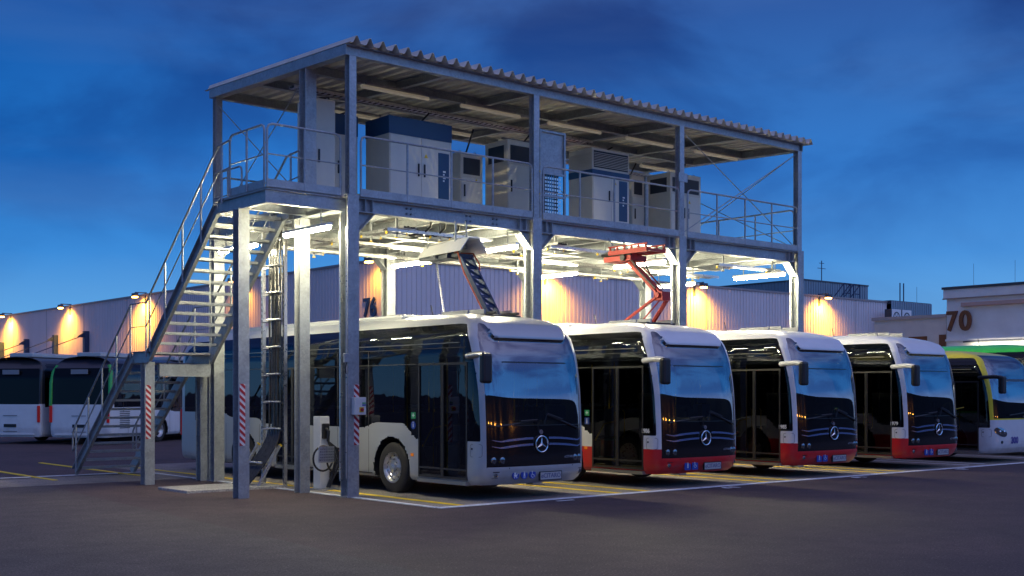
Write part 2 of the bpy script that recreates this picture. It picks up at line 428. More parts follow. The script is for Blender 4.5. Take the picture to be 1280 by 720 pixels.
grating(GB(), GX0-.02, GX1+.26, GY0+.02, GY1+.24, DH-.02, DH+.012).build('deck_floor', FLOORM, gantry)
# perforated look under deck: thin cross strips
# haunches
for row, y in enumerate((GY0, GY1)):
    for i in range(4):
        x = GX0+SP*i
        for sgn in ((-1, 1) if 0 < i < 3 else ((1,) if i == 0 else (-1,))):
            b = GB()
            xa = x if sgn < 0 else x+.24
            zt = DH-.02-BH
            p0 = (xa, zt-.38); p1 = (xa+sgn*.34, zt); p2 = (xa+sgn*.34, zt+.0)
            b.bar((xa+sgn*.0, y+.12, zt-.36), (xa+sgn*.36, y+.12, zt-.005), .22, .014)
            b.prism([(xa, zt-.36), (xa+sgn*.35, zt-.002), (xa, zt-.002)], -.005, .005, lambda a, c, d, y=y: (a, y+.12+d, c))
            b.build('knee_brace', STEEL, gantry)
# upper posts + roof
PZ0, RZF, RZB = DH+.03, 8.03, 8.24
posts = []
for row, y in enumerate((GY0+.04, GY1+.04)):
    for i in range(4):
        x = GX0+.06+SP*i; b = GB()
        hcol(b, x, y, PZ0, (RZF if row == 0 else RZB)-.002, .15, .01)
        b.build('upper_post', STEEL, gantry)
b = GB(); hcol(b, GX0-.02, GY0+1.45, PZ0, 8.07, .24); b.build('upper_post', STEEL, gantry)
def rz(y): return RZF+(RZB-RZF)*(y-GY0)/(GY1-GY0)
for y in (GY0+.115, GY0+1.9, GY0+3.6, GY1+.115):
    z = rz(y)+.095
    GB().ibeam((GX0+.02, y, z), (GX1+.22, y, z), .19 if y in (GY0+.115, GY1+.115) else .17, .14, .012, .008).build('roof_beam', STEEL, gantry)
for i in range(7):
    x = GX0+.135+SP/2*i
    a, c = (x, GY0+.19, rz(GY0+.19)+.095), (x, GY1+.04, rz(GY1+.04)+.095)
    GB().ibeam(a, c, .17, .12, .012, .008).build('cross_beam', STEEL, gantry)
# side fascia channels
for x in (GX0+.015, GX1+.225):
    GB().channel((x, GY0+.04, rz(GY0)+.096), (x, GY1+.2, rz(GY1+.2)+.096), .19, .06, .01, side=(1 if x < 15 else -1)).build('edge_channel', STEEL, gantry)
# trapezoid roof sheet
b = GB(); pit = .284; x = GX0-.02; prof = []
n = int((GX1+.34-x)/pit)
for k in range(n+1):
    x0 = x+k*pit
    prof += [(x0, 0), (x0+.055, 0), (x0+.055+.07, .13), (x0+.055+.10, .13), (x0+.225, 0)]
y0, y1 = GY0-.12, GY1+.42
vs = []; fs = []
for (px, pz) in prof:
    vs.append((px, y0, rz(y0)+.193+pz)); vs.append((px, y1, rz(y1)+.193+pz)); vs.append((px, y0, rz(y0)+.197+pz+.004)); vs.append((px, y1, rz(y1)+.197+pz+.004))
for k in range(len(prof)-1):
    a = 4*k; c = a+4
    fs += [(a, c, c+1, a+1), (a+2, a+3, c+3, c+2), (a, a+2, c+2, c), (a+1, c+1, c+3, a+3)]
b.add(vs, fs); b.build('roof_sheet', SHEET, gantry)
# railings
def railing(name, p, q, nposts, parent, z=DH, h=1.1, off=(OX,OY,0), r=.021, toe=True, round_ends=True):
    p = Vector(p); q = Vector(q); b = MB(); d = (q-p)
    def P(t, dz): v = p+d*t; return (v.x-off[0], v.y-off[1], v.z+dz-off[2])
    u = .10/d.length
    b.tube([P(0, .0), P(0, h-.1), P(u*.3, h-.03), P(u, h), P(1-u, h), P(1-u*.3, h-.03), P(1, h-.1), P(1, 0)], r)
    b.tube([P(0, h*.52), P(1, h*.52)], r*.62, 6)
    for k in range(1, nposts-1): b.tube([P(k/(nposts-1), 0), P(k/(nposts-1), h)], r)
    o = b.build(name, STEEL, parent, smooth=True)
    if toe:
        t = MB(); n = Vector((-d.y, d.x, 0)).normalized()*.01
        a, c = P(0, 0), P(1, 0)
        t.bar((a[0]-n.x, a[1]-n.y, a[2]+.07), (c[0]-n.x, c[1]-n.y, c[2]+.07), .006, .14)
        t.build('toe_board', STEEL, o)
    return o
for i in range(3):
    railing('railing', (GX0+.24+SP*i+.04, GY0+.0, DH), (GX0+SP*(i+1)-.03, GY0+.0, DH), 5, gantry)
    railing('railing', (GX0+.24+SP*i+.04, GY1+.22, DH), (GX0+SP*(i+1)-.03, GY1+.22, DH), 5, gantry)
railing('railing', (GX1+.23, GY0+.3, DH), (GX1+.23, GY1-.05, DH), 5, gantry)
railing('railing', (GX0-.02, GY0+4.0, DH), (GX0-.02, GY1-.05, DH), 3, gantry)
# bracing rods
def rod(a, c, r=.011): GB().tube([a, c], r, 6).build('brace_rod', STEEL, gantry)
zt = 7.95
xr0, xr1 = GX0+SP*2+.2, GX1+.05
rod((xr0, GY0+.12, zt), (xr1, GY0+.12, DH+.1)); rod((xr1, GY0+.10, zt), (xr0, GY0+.10, DH+.1))
rod((xr0, GY1+.12, zt), (xr1, GY1+.12, DH+.1)); rod((xr1, GY1+.10, zt+.1), (xr0, GY1+.10, DH+.1))
rod((GX1+.12, GY0+.2, zt), (GX1+.12, GY1, DH+.1)); rod((GX1+.14, GY0+.2, DH+.1), (GX1+.14, GY1, zt+.1))
rod((GX0+.1, GY0+1.7, zt), (GX0+.1, GY1, DH+.1)); rod((GX0+.12, GY0+1.7, DH+.1), (GX0+.12, GY1, zt+.1))
# little sign plate on post C
GB().box(GX0+2*SP+.0, GX0+2*SP+.30, GY0+.02, GY0+.035, 6.75, 6.95).build('name_plate', STEEL, gantry)
# conduits along column A and B
GB().box(GX0-.055, GX0-.012, GY0+.16, GY0+.2, .3, 5.1).build('cable_channel', ALU, gantry)
GB().tube([(GX0-.03, GY0-.0, .35), (GX0-.03, GY0-.0, 4.9)], .013).build('conduit', ALU, gantry, smooth=True)
for i in (1, 2, 3):
    GB().box(GX0+SP*i-.06, GX0+SP*i-.012, GY0+.17, GY0+.21, .3, 5.05).build('cable_channel', ALU, gantry)
GB().tube([(12.2+.05, GY1-.03, 5.1), (12.25, GY1-.03, 1.4)], .035, 10).build('conduit', WHITE, gantry, smooth=True)

# landing (part of the gantry) --------------------------------------------------
LX0, LX1, LY0, LY1 = 10.22, 11.78, 18.62, 20.3
grating(GB(), LX0+.02, LX1-.05, LY0+.02, LY1, DH-.018, DH+.01).build('landing_floor', FLOORM, gantry)
b = GB()
b.ibeam((LX0+.0, LY0+.06, DH-.15), (GX0-.0, LY0+.06, DH-.15), .25, .1)
b.build('landing_beam', STEEL, gantry)
b = GB().ibeam((LX0+.05, LY0+.12, DH-.152), (LX0+.05, LY1+.1, DH-.152), .245, .1); b.build('landing_beam', STEEL, gantry)
b = GB().ibeam((LX1-.1, LY0+.12, DH-.154), (LX1-.1, LY1+.1, DH-.154), .24, .12); b.build('landing_beam', STEEL, gantry)
b = GB().ibeam((LX0+.1, LY1-.5, DH-.15), (LX1-.1, LY1-.5, DH-.15), .18, .1); b.build('landing_beam', STEEL, gantry)
railing('railing', (LX0, LY0, DH), (GX0-.06, LY0, DH), 3, gantry)
railing('railing', (LX0, LY0+.1, DH), (LX0, LY1-.3, DH), 3, gantry)

# ------------------------------------------------------------------ staircase
SX0, SX1 = 10.24, 11.62
stair = empty('metal_staircase', (SX0, 24, 0), 0, 'two flight galvanized staircase with open treads climbing to the gantry deck', 'staircase')
def sb(b): b.v = [(x-SX0, y-24, z) for x, y, z in b.v]; return b
TY, MY0, MY1, BY, MH = 20.4, 23.6, 24.45, 27.75, 2.74
for x in (SX0, SX1):
    sd = 1 if x == SX0 else -1
    b = MB(); up = (0,0,1)
    pts = [(x, TY-.12, DH-.12), (x, TY+.15, DH-.16), (x, MY0, MH-.1), (x, MY1, MH-.1), (x, BY, .05)]
    for k in range(4): b.channel(pts[k], pts[k+1], .24, .075, .011, up, side=(-sd))
    sb(b).build('stringer', STEEL, stair)
def treads(ya, za, yb, zb, n):
    for k in range(1, n):
        t = k/n; y = ya+(yb-ya)*t; z = za+(zb-za)*t
        b = MB(); b.box(SX0+.05, SX1-.05, y-.13, y-.105, z-.05, z); b.box(SX0+.05, SX1-.05, y+.105, y+.13, z-.05, z)
        for j in range(5): b.box(SX0+.05, SX1-.05, y-.098+j*.042, y-.088+j*.042, z-.028, z-.002)
        for xx in (SX0+.045, SX1-.055): b.box(xx, xx+.01, y-.13, y+.13, z-.05, z-.002)
        sb(b).build('tread', STEEL, stair)
treads(TY+.05, DH, MY0, MH, 14); treads(MY1, MH, BY, 0.0, 14)
sb(MB().box(SX0+.05, SX1-.05, MY0-.05, MY1, MH-.04, MH)).build('mid_landing', FLOORM, stair)
sb(MB().box(SX0+.28, SX1+.05, MY0+.1, MY0+.22, MH-.5, MH-.24)).build('cross_beam', STEEL, stair)
def handrail(x):
    b = MB(); h = 1.02; r = .021
    def zz(y):
        if y < TY: return DH
        if y < MY0: return DH+(MH-DH)*(y-TY)/(MY0-TY)
        if y < MY1: return MH
        return MH*(1-(y-MY1)/(BY-MY1))
    for hh, rr in ((h, r), (h*.52, r*.62)):
        ys = [TY-.45 if hh == h else TY-.45, TY+.05, MY0+.05, MY1-.02, BY-.15]
        b.tube([(x, y, zz(y)+hh) for y in ys], rr)
    b.tube([(x, BY-.15, zz(BY-.15)+h), (x, BY+.0, zz(BY-.15)+h-.16), (x, BY+.0, zz(BY-.15)+h*.52-.1), (x, BY-.15, zz(BY-.15)+h*.52)], r)
    for y in (TY-.1, TY+.75, TY+1.55, TY+2.35, MY0-.12, MY0+.06, MY1-.0, MY1+.75, MY1+1.55, MY1+2.35, BY-.2):
        b.tube([(x, y, zz(y)-.1), (x, y, zz(y)+h)], r)
    sb(b).build('handrail', STEEL, stair, smooth=True)
handrail(SX0-.03); handrail(SX1+.03)
for (x, y, top, panel) in ((10.16, 19.55, DH-.27, 1), (11.62, 19.9, DH-.27, 0), (10.2, 23.7, MH-.2, 1), (11.62, 24.1, MH-.2, 0)):
    b = MB(); hcol(b, x, y, 0, top, .215); sb(b); c = b.build('support_column', STEEL, stair)
    if panel: striped_panel(x+.02, y, .95, 2.06, .11, c, (SX0, 24))

# ------------------------------------------------------------------ lamps under the deck
def tube_light(x, y, label, group):
    e = empty('fluorescent_light', (x, y, 4.86), 0, label, 'light', group)
    MB().box(-.05, .05, -.82, .82, .03, .085).build('housing', WHITE, e, bevel=.008)
    MB().tube([(0, -.78, .0), (0, .78, .0)], .042, 12).build('tube', TUBE_ON, e, smooth=True)
    for yy in (-.5, .5): MB().box(-.008, .008, yy-.01, yy+.01, .085, .37).build('hanger', STEEL, e)
    return e
names = ['above the staircase', 'behind the silver charging arm', 'beside the red charging arm', 'at the far right end of the gantry']
for i in range(4):
    tube_light(11.38+4.4*i, 19.25, 'bright tube light under the deck front, %s' % ['beside the upper stair landing', 'just right of the silver hood', 'just right of the red charging arm frame', 'at the far right end of the gantry'][i], 'lit tubes under the deck')
    tube_light(11.65+4.4*i, 22.45, 'bright tube light under the deck rear, %s' % ['seen through the stair treads', 'left of the silver charging arm', 'left of the red charging arm', 'behind the third front column'][i], 'lit tubes under the deck')
# dim tubes under the roof, their covers given a faint warm glow
for i in range(5):
    for row, (y, x0) in enumerate(((19.9, 13.0), (22.35, 13.6))):
        x = x0+2.47*i; z = 7.93 if row == 0 else 8.0
        e = empty('tube_light', (x, y, z), 0, ('dim tube light under the corrugated roof, front row, %s from the left' if row == 0 else 'dim tube light under the corrugated roof, rear row, %s from the left') % ['first', 'second', 'third', 'fourth', 'last'][i], 'light', 'dim tubes under the roof')
        MB().tube([(0, 0, 0), (1.62, 0, 0)], .042, 10).build('cover', TUBE_DIM, e, smooth=True)
        MB().box(.1, 1.5, -.03, .03, .05, .1).build('housing', STEELD, e)

# ------------------------------------------------------------------ cable trays under the deck and roof
def tray(name, x0, x1, y0, y1, z, w, label, along='x', drops=()):
    e = empty(name, (x0, y0, z), 0, label, 'cable tray')
    b = MB(); L = (x1-x0) if along == 'x' else (y1-y0)
    def bx(a0, a1, c0, c1, z0, z1):
        if along == 'x': b.box(a0, a1, c0, c1, z0, z1)
        else: b.box(c0, c1, a0, a1, z0, z1)
    bx(0, L, 0, .006, 0, .06); bx(0, L, w-.006, w, 0, .06)
    n = int(L/.14)
    for k in range(n): bx(k*.14+.02, k*.14+.085, .006, w-.006, 0, .006)
    b.build('tray', ALU, e)
    c = MB()
    for j in range(4):
        yy = .04+j*(w-.08)/3
        pts = [(t*L/10, yy+.012*math.sin(t*1.7+j), .03+.008*math.sin(t+j*2)) for t in range(11)]
        if along != 'x': pts = [(q, p, r) for p, q, r in pts]
        c.tube(pts, .016, 6)
    c.build('cable', BLACK, e, smooth=True)
    for t in drops:
        h = MB(); yc = MB(); a = t*L
        if along == 'x': P = lambda dz: (a, w/2, dz)
        else: P = lambda dz: (w/2, a, dz)
        h.bar(P(-.1), P(.42), .04, .04); yc.bar(P(-.12), P(-.1), .05, .05)
        q = P(-.04); h.box(q[0]-.22, q[0]+.22, q[1]-.02, q[1]+.02, -.05, -.01)
        yc.box(q[0]-.24, q[0]-.22, q[1]-.024, q[1]+.024, -.055, -.005); yc.box(q[0]+.22, q[0]+.24, q[1]-.024, q[1]+.024, -.055, -.005)
        o = h.build('hanger', STEEL, e); yc.build('end_cap', YEL, o)
    return e
tray('cable_tray', 12.3, 25.1, 21.0, 21, 4.98, .3, 'long perforated cable tray running along the middle of the deck underside', 'x', (.08, .3, .5, .72, .93))
tray('cable_tray', 12.6, 24.4, 22.9, 22.9, 5.0, .2, 'narrow cable tray along the rear edge under the deck', 'x', (.1, .35, .6, .85))
tray('cable_tray', 13.0, 15.6, 19.0, 19, 5.0, .16, 'short cable tray under the deck left of the silver charging hood', 'x', (.1, .5))
tray('cable_tray', 17.2, 19.2, 19.0, 19, 5.0, .16, 'short cable tray under the deck left of the red charging arm', 'x', (.1, .85))
tray('cable_tray', 22.6, 25.0, 18.9, 18.9, 4.98, .16, 'short cable tray under the deck at the gantry right end', 'x', (.1, .9))
tray('cable_tray', 13.3, 13.3, 18.9, 23.4, 5.06, .3, 'cross cable tray under the deck in the first bay', 'y', (.3,))
tray('cable_tray', 17.3, 17.3, 18.9, 23.4, 5.06, .3, 'cross cable tray under the deck in the second bay', 'y', (.3,))
tray('cable_tray', 11.9, 20.0, 20.6, 20.6, 7.86, .2, 'cable tray hanging under the corrugated roof above the cabinets', 'x', ())
tray('cable_tray', 20.4, 25.0, 22.9, 22.9, 7.9, .2, 'cable tray under the right rear edge of the corrugated roof', 'x', ())
for k in range(3):
    b = MB()
    x = 14.9+.35*k
    b.tube([(0, 0, .4), (-.02, 0, .2), (-.15, .1, .05), (-.4, .2, .02)], .022, 8)
    o = b.build('loose_cable', BLACK, smooth=True); o.location = (x-.9, 18.95, 4.95)
    tag(o, 'black cable looping down from the deck above the silver charging hood', 'cable', 'cables over the silver hood')

# ------------------------------------------------------------------ cabinets on the deck
def cabinet(x0, x1, y, d, h, label, band=0., vent=False, sidevent=False, doors=2, logo=False, upper=0., name='electrical_cabinet'):
    e = empty(name, (x0, y, DH+.012), 0, label, 'cabinet', 'cabinets on the gantry deck')
    w = x1-x0
    MB().box(0, w, 0, d, 0, .06).build('plinth', TRIMD, e)
    MB().box(0, w, 0, d, .061, h).build('housing', CABM, e, bevel=.012)
    zb = .1; ztop = h-.04-upper
    if band: 
        MB().box(-.004, w+.004, -.006, d+.004, h-band-upper, h-.002 if not upper else h-upper).build('blue_band', NAVY, e)
        ztop = h-band-upper-.01
    if vent:
        b = MB().box(.08, w-.08, -.008, .0, h-.48, h-.12); b.build('vent', VENT, e)
        if sidevent: MB().box(-.008, 0, .12, d-.12, h-.48, h-.12).build('vent', VENT, e)
        ztop = h-.55
    if upper:
        b = MB().box(.05, w-.05, -.01, 0, h-upper+.05, h-.06); v = b.build('louvre', VENT, e)
        s = MB()
        for k in range(9):
            z = h-upper+.08+k*(upper-.2)/8; s.box(.05, w-.05, -.03, -.011, z, z+.012)
            s.box(-.02, -.002, .08, d-.08, z, z+.012)
        s.build('slat', CABM, v)
    for k in range(doors):
        a = .02+k*(w-.04)/doors; c = .02+(k+1)*(w-.04)/doors
        dd = MB().box(a+.004, c-.004, -.014, -.001, zb, ztop).build('door', CABDOOR, e, bevel=.004)
        hx = c-.09 if k == 0 and doors > 1 else a+.06
        MB().box(hx, hx+.03, -.045, -.014, h*.42, h*.42+.26).build('handle', BLACK, dd, bevel=.006)
    if logo:
        MB().box(w-.36, w-.08, -.02, -.0145, h*.22, h*.22+.95).build('logo_panel', NAVY, e, bevel=.002)
        b = MB()
        for k, zz in enumerate((.36, .42, .49, .55)): b.box(w-.24, w-.20+.03*(k % 2), -.0225, -.0205, h*.22+zz, h*.22+zz+.035)
        b.build('logo_mark', SIGNWHITE, e)
    if w > .5:
        q = MB().prism([(w*.5-.05+.12, h*.62), (w*.5+.05+.12, h*.62), (w*.5+.12, h*.62+.085)], 0, .002, lambda a, c, d_: (a, -.0145-d_, c)); q.build('warning_sticker', YEL, e)
    MB().tube([(w*.7, d+.06, .1), (w*.7, d+.06, h-.1), (w*.7, d-.05, h+.06), (w*.7, d*.5, h+.09), (w*.7+.2, d*.5, 2.3)], .022, 6).build('cable', BLACK, e, smooth=True)
    b = MB()
    for xx in (.1, w-.1): b.lathe([(-.006, .03), (.006, .03), (.006, .02), (-.006, .02), (-.006, .03)], 12, (xx, .15, h+.035), 'y')
    b.build('lifting_eye', STEELD, e)
    return e
cabinet(12.2, 12.68, 20.35, .65, 2.18, 'tall plain pale cabinet behind the mid side post, leftmost on the deck', doors=1)
cabinet(13.05, 13.62, 21.0, .8, 2.12, 'cabinet with navy top standing behind and left of the widest navy topped one', band=.42, doors=1)
cabinet(13.72, 15.3, 20.0, .85, 2.0, 'wide cabinet with navy top band and blue logo panel on its right door', band=.36, logo=True)
cabinet(16.08, 16.7, 20.7, .7, 1.68, 'lowest pale cabinet with dark top vent, behind the first deck bay railing', vent=True, doors=1)
cabinet(17.0, 18.15, 20.2, .78, 2.0, 'pale cabinet with dark front and side vents just left of the open rack', vent=True, sidevent=True, doors=1)
cabinet(19.4, 20.62, 20.0, .8, 2.1, 'pale cabinet with louvred top box, blue stripe and blue logo panel', band=.16, upper=.5, logo=True)
cabinet(21.85, 22.3, 21.1, .7, 1.9, 'narrow vented cabinet behind the louvred one, left of the rightmost cabinet', vent=True, doors=1)
cabinet(22.4, 23.55, 20.3, .8, 1.93, 'rightmost pale cabinet with dark vents behind the third front post', vent=True, sidevent=True, doors=2)
# open cable rack
e = empty('cable_rack', (17.03, 19.15, DH+.012), 0, 'open blue grey steel rack with perforated panel and cables right of second post', 'rack')
b = MB()
for xx in (0, .70):
    for yy in (0, .3): b.box(xx, xx+.045, yy, yy+.045, 0, 2.05)
for zz in (.03, .62, 1.1, 2.0):
    b.box(.046, .699, 0, .04, zz, zz+.045); 
b.build('frame', STEEL, e)
MB().box(.05, .695, .045, .052, 1.16, 1.99).build('back_panel', STEEL, e)
b = MB()
for k in range(11): b.tube([(.08+k*.052, .1, .05), (.08+k*.052+.01*math.sin(k), .12, .6), (.08+k*.052, .1, 1.14)], .017, 6)
b.build('cable', BLACK, e, smooth=True)
b = MB()
for k in range(12):
    for j in range(8): b.box(.1+j*.068, .145+j*.068, .03, .036, .12+k*.08, .17+k*.08)
b.build('perforated_panel', ALU, e)
b = MB()
for zz in (.64, 1.12, .05):
    for xx in (-.012, .745): b.box(xx, xx+.012, -.003, .045, zz, zz+.035)
b.build('end_cap', YEL, e)

# ------------------------------------------------------------------ pantographs
def P3(*p): return p
e = empty('pantograph_charger', (14.3, 18.6, 4.5), 0, 'silver hooded charging pantograph with dark blue lattice arm lowered onto the first bus', 'charging arm')
# hood: open folded sheet running along Y
prof = [(-.32, 0.10), (-.12, .36), (.12, .36), (.32, 0.10)]
b = MB()
y0, y1 = -.62, .85
for k in range(3):
    (xa, za), (xb, zb) = prof[k], prof[k+1]
    n = Vector((-(zb-za), 0, xb-xa)).normalized()*.015
    s = .8
    vs = [(xa, y0, za), (xb, y0, zb), (xb*s, y1, zb-.06), (xa*s, y1, za-.02)]
    b.add([*vs, *[(x+n.x, y, z+n.z) for x, y, z in vs]], [(0,1,2,3),(7,6,5,4),(0,4,5,1),(1,5,6,2),(2,6,7,3),(3,7,4,0)])
b.build('hood', WHITE, e)
b = MB()
b.box(-.2, .2, -.35, .9, .02, .08); b.box(-.12, .12, .0, .5, .08, .25); b.box(-.3, .3, -.15, -.05, .0, .06)
b.tube([(-.28, -.1, .06), (.28, -.1, .06)], .04, 10); b.tube([(-.28, .3, .06), (.28, .3, .06)], .03, 10)
b.build('drive_unit', TRIMD, e)
for x in (-.33, .33):
    for y in (-.2, .7): MB().bar((x*.4, y, .2), (x*.4, y, .72), .03, .03).build('hanger', STEEL, e)
top = Vector((0, -.35, 0)); bot = Vector((-.0, -1.22, -1.16))
b = MB()
for x in (-.13, .13):
    b.bar(top+Vector((x,0,0)), bot+Vector((x*.9,0,0)), .035, .10, (0,1,.8))
nseg = 6
for k in range(nseg):
    a = top.lerp(bot, k/nseg); c = top.lerp(bot, (k+1)/nseg)
    b.bar(a+Vector((-.12,0,0)), c+Vector((.12,0,0)), .05, .02, (0,1,.8)); b.bar(a+Vector((-.12,0,0)), a+Vector((.12,0,0)), .02, .08, (0,1,.8))
b.build('lattice_arm', DBLUE, e)
MB().tube([(-.1, .45, -.05), (-.3, -.1, -1.2)], .016, 8).build('guide_rod', ALU, e, smooth=True)
b = MB()
for k, x in enumerate((-.19, .19)):
    pts = [(x*.4, -.1, .12), (x, -.35, .1), (x*1.2, -.5, -.12)] + [tuple(top.lerp(bot, t)+Vector((x, .03, 0))) for t in (.25, .5, .75, .98)]
    b.tube(pts, .016, 8)
b.build('charging_cable', mat('orange_cable', (.55, .10, .03), .5), e, smooth=True)
b = MB().box(-.42, .42, -1.5, -1.0, -1.22, -1.15); b.box(-.3, -.24, -1.6, -.8, -1.15, -1.1); b.box(.24, .3, -1.6, -.8, -1.15, -1.1)
b.build('contact_head', BLACK, e, bevel=.01)

e = empty('pantograph_charger', (18.74, 18.0, 4.8), 0, 'red folding charging pantograph lowered onto the first red bus', 'charging arm')
b = MB()
for x in (-.27, .27): b.bar((x, -.62, .12), (x, .52, .12), .06, .09)
for y in (-.6, -.2, .2, .5): b.bar((-.27, y, .12), (.27, y, .12), .06, .06)
b.box(-.25, .25, -.1, .7, -.06, .05)
for x in (-.28, .28):
    for k in range(6): b.box(x-.015, x+.015, -.6+k*.21, -.56+k*.21, .16, .24)
b.bar((-.28, -.62, .25), (-.28, .52, .25), .03, .03); b.bar((.28, -.62, .25), (.28, .52, .25), .03, .03)
b.build('top_frame', REDM, e)
b = MB(); b.tube([(-.3, .1, .0), (.3, .1, .0)], .07, 12); b.box(-.16, .12, .25, .75, .0, .18); b.tube([(.1, .2, .05), (.1, .9, .12)], .05, 10); b.tube([(-.22, -.1, .05), (-.2, .8, .1)], .035, 8)
b.build('drive_unit', BLACK, e)
kn = (.0, -.78, -.85); tp = (0, .2, -.02)
b = MB(); b.bar(tp, kn, .12, .12, (0,1,0)); b.bar((-.1, .15, 0), (-.08, -.7, -.78), .03, .03); b.build('upper_arm', REDM, e, bevel=.01)
b = MB(); b.tube([(-.17, -.78, -.85), (.17, -.78, -.85)], .06, 12); b.box(-.12, .12, -.9, -.66, -.96, -.78); b.tube([(.1, .1, .0), (.12, -.72, -.7)], .012, 6); b.build('knee_joint', REDM, e, smooth=False)
b = MB(); b.bar((-.13, -.72, -.9), (-.1, .35, -1.42), .06, .05, (0,1,.5)); b.bar((.13, -.85, -.9), (.16, -.35, -1.44), .07, .05, (0,1,.5)); b.bar((.07, -.85, -.9), (.05, -.4, -1.44), .03, .03, (0,1,.5)); b.bar((.0,-.78,-.9),(.02,-.12,-1.42),.025,.025)
b.build('lower_arm', REDM, e, bevel=.006)
MB().box(-.45, .45, -.75, .45, -1.47, -1.42).build('contact_head', BLACK, e, bevel=.01)
b = MB()
for s in (-1, 1):
    b.tube([(s*.1, .3, .1), (s*.22, .0, .05), (s*.14, -.3, -.35), (s*.11, -.7, -.7)], .018, 8)
b.build('cable', BLACK, e, smooth=True)
for x in (-.22, .22): MB().bar((x, .4, .18), (x, .6, .46), .04, .04).build('hanger', STEEL, e)

# ------------------------------------------------------------------ cable riser
e = empty('cable_ladder', (12.12, 21.35, 0), 0, 'vertical steel cable ladder with seven rungs carrying cables from the ground to the deck', 'cable ladder')
for y in (0, .88):
    b = MB().channel((0, y, 0), (0, y, 5.2), .07, .07, .008, (1, 0, 0), side=1)
    o = b.build('rail', ALU, e)
    sl = MB()
    for k in range(44): sl.box(-.041, -.036, y-.01, y+.01, .12+k*.115, .18+k*.115)
    sl.build('slot', TRIMD, o)
for k in range(8): 
    MB().tube([(-.02, .03, 1.15+k*.55), (-.02, .85, 1.15+k*.55)], .018, 8).build('rung', ALU, e, smooth=True)
cb = empty('cable_bundle', (12.05, 21.8, 0), 0, 'thick bundle of dark cables running down the ladder and bending into the ground', 'cables')
for k in range(13):
    b = MB(); y = -.40+k*.040+.004*math.sin(k*3); yb = -.05+k*.052
    dxk = .03*math.sin(k*2.3)
    pts = [(dxk+.1, y, 5.18), (dxk, y, 4.9)] + [(dxk+.008*math.sin(z*3+k*1.3), y+.006*math.sin(z*2.1+k*2), z) for z in (4.3, 3.6, 2.9, 2.2, 1.6, 1.25)]
    pts += [(-.03, y+.02, 1.0), (-.12, y*.9+yb*.1, .8), (-.30, y*.6+yb*.4, .45), (-.48, y*.3+yb*.7, .18), (-.6, yb, .0)]
    b.tube(pts, .0195, 8); b.build('cable', CABLE, cb, smooth=True)
def clampbar(x, z, y0, n, st):
    q = MB().bar((x, y0-.03, z), (x, y0+st*(n-1)+.03, z), .03, .035)
    for k in range(n): q.sphere((x-.018, y0+k*st, z), .021, 8, 6)
    q.build('cable_clamp', ALU, cb, smooth=False)
for z in (1.18, 1.72, 2.28, 2.83, 3.38, 3.93, 4.48, 5.0): clampbar(-.03, z, -.40, 9, .06)
clampbar(-.36, .50, -.25, 9, .075)
for sy, nm in ((-.36, 'right'), (.55, 'left')):
    e2 = empty('cable_support', (12.05, 21.75+sy, 0), 0, 'slanted perforated support strut with yellow caps at the %s of the cable bundle foot' % nm, 'strut')
    MB().channel((-.02, 0, .85), (-.52, 0, .02), .05, .05, .006, (0, 0, 1)).build('strut', ALU, e2)
    MB().bar((.0, 0, .86), (-.02, 0, .83), .06, .06).build('end_cap', YEL, e2)

# ------------------------------------------------------------------ charging post etc.
e = empty('charging_post', (12.3, 20.3, 0), 0, 'white charging post with black plug and hanging cables behind the front corner column', 'charging post')
MB().box(0, .22, 0, .26, .02, 1.44).build('housing', WHITE, e, bevel=.015)
MB().box(-.08, .5, -.2, .4, 0, .02).build('base_plate', STEELD, e)
MB().box(.03, .19, -.05, 0, 1.0, 1.30).build('plug_holder', BLACK, e, bevel=.02)
b = MB().tube([(.11, -.05, 1.2), (.12, -.12, 1.15), (.12, -.10, .95)], .03, 10); b.build('plug', BLACK, e, smooth=True)
b = MB()
for k, (dx, dy) in enumerate(((.0, .0), (.05, .02), (.1, -.03), (.14, .03))):
    b.tube([(.12, -.1, .95), (.18+dx, -.12, .8), (.25+dx, -.14, .55), (.2+dx*.5, -.12+dy, .3), (.08+dx*.4, -.12, .05)], .021, 8)
cx = [( .0+.22*math.cos(a), -.11, .62+.24*math.sin(a)) for a in [R(60)+i*R(15) for i in range(21)]]
b.tube(cx, .02, 8); b.tube([(x+.30, y-.02, z-.05) for x, y, z in cx[::-1]], .02, 8)
b.build('charging_cable', BLACK, e, smooth=True)
e = empty('notice_panel', (11.78, 18.95, .62), 0, 'small grey perforated panel held low on the left side of the front corner column', 'panel')
MB().box(-.33, 0, -.01, .01, 0, .3).build('plate', ALU, e, bevel=.004)
b = MB()
for k in range(5):
    for j in range(8): b.box(-.30+j*.037, -.275+j*.037, -.014, -.0105, .04+k*.05, .06+k*.05)
b.build('perforation', STEELD, e)
e = empty('switch_box', (11.84, 18.465, 1.5), 0, 'grey switch box with yellow and red rotary switch on the front corner column', 'switch box')
MB().box(0, .24, -.13, -.001, 0, .32).build('housing', WHITE, e, bevel=.012)
MB().box(.09, .18, -.14, -.131, .05, .14).build('switch_plate', YEL, e)
MB().tube([(.135, -.14, .095), (.135, -.17, .095)], .03, 12).build('rotary_switch', SIGNRED, e)
MB().box(.15, .225, -.136, -.1315, .2, .225).build('marking', SIGNGREEN, e)
b = MB().box(.15, .225, -.136, -.1315, .165, .19); b.build('marking', SIGNBLUE, e)
e = empty('junction_box', (11.70, 18.49, 2.45), 0, 'small grey junction box high on the left edge of the front corner column', 'junction box')
MB().box(-.02, .1, -.06, .0, 0, .16).build('housing', STEEL, e, bevel=.008)
MB().tube([(.04, -.03, 0), (.0, -.05, -.1), (.03, -.02, -.2)], .01, 6).build('cable', BLACK, e, smooth=True)

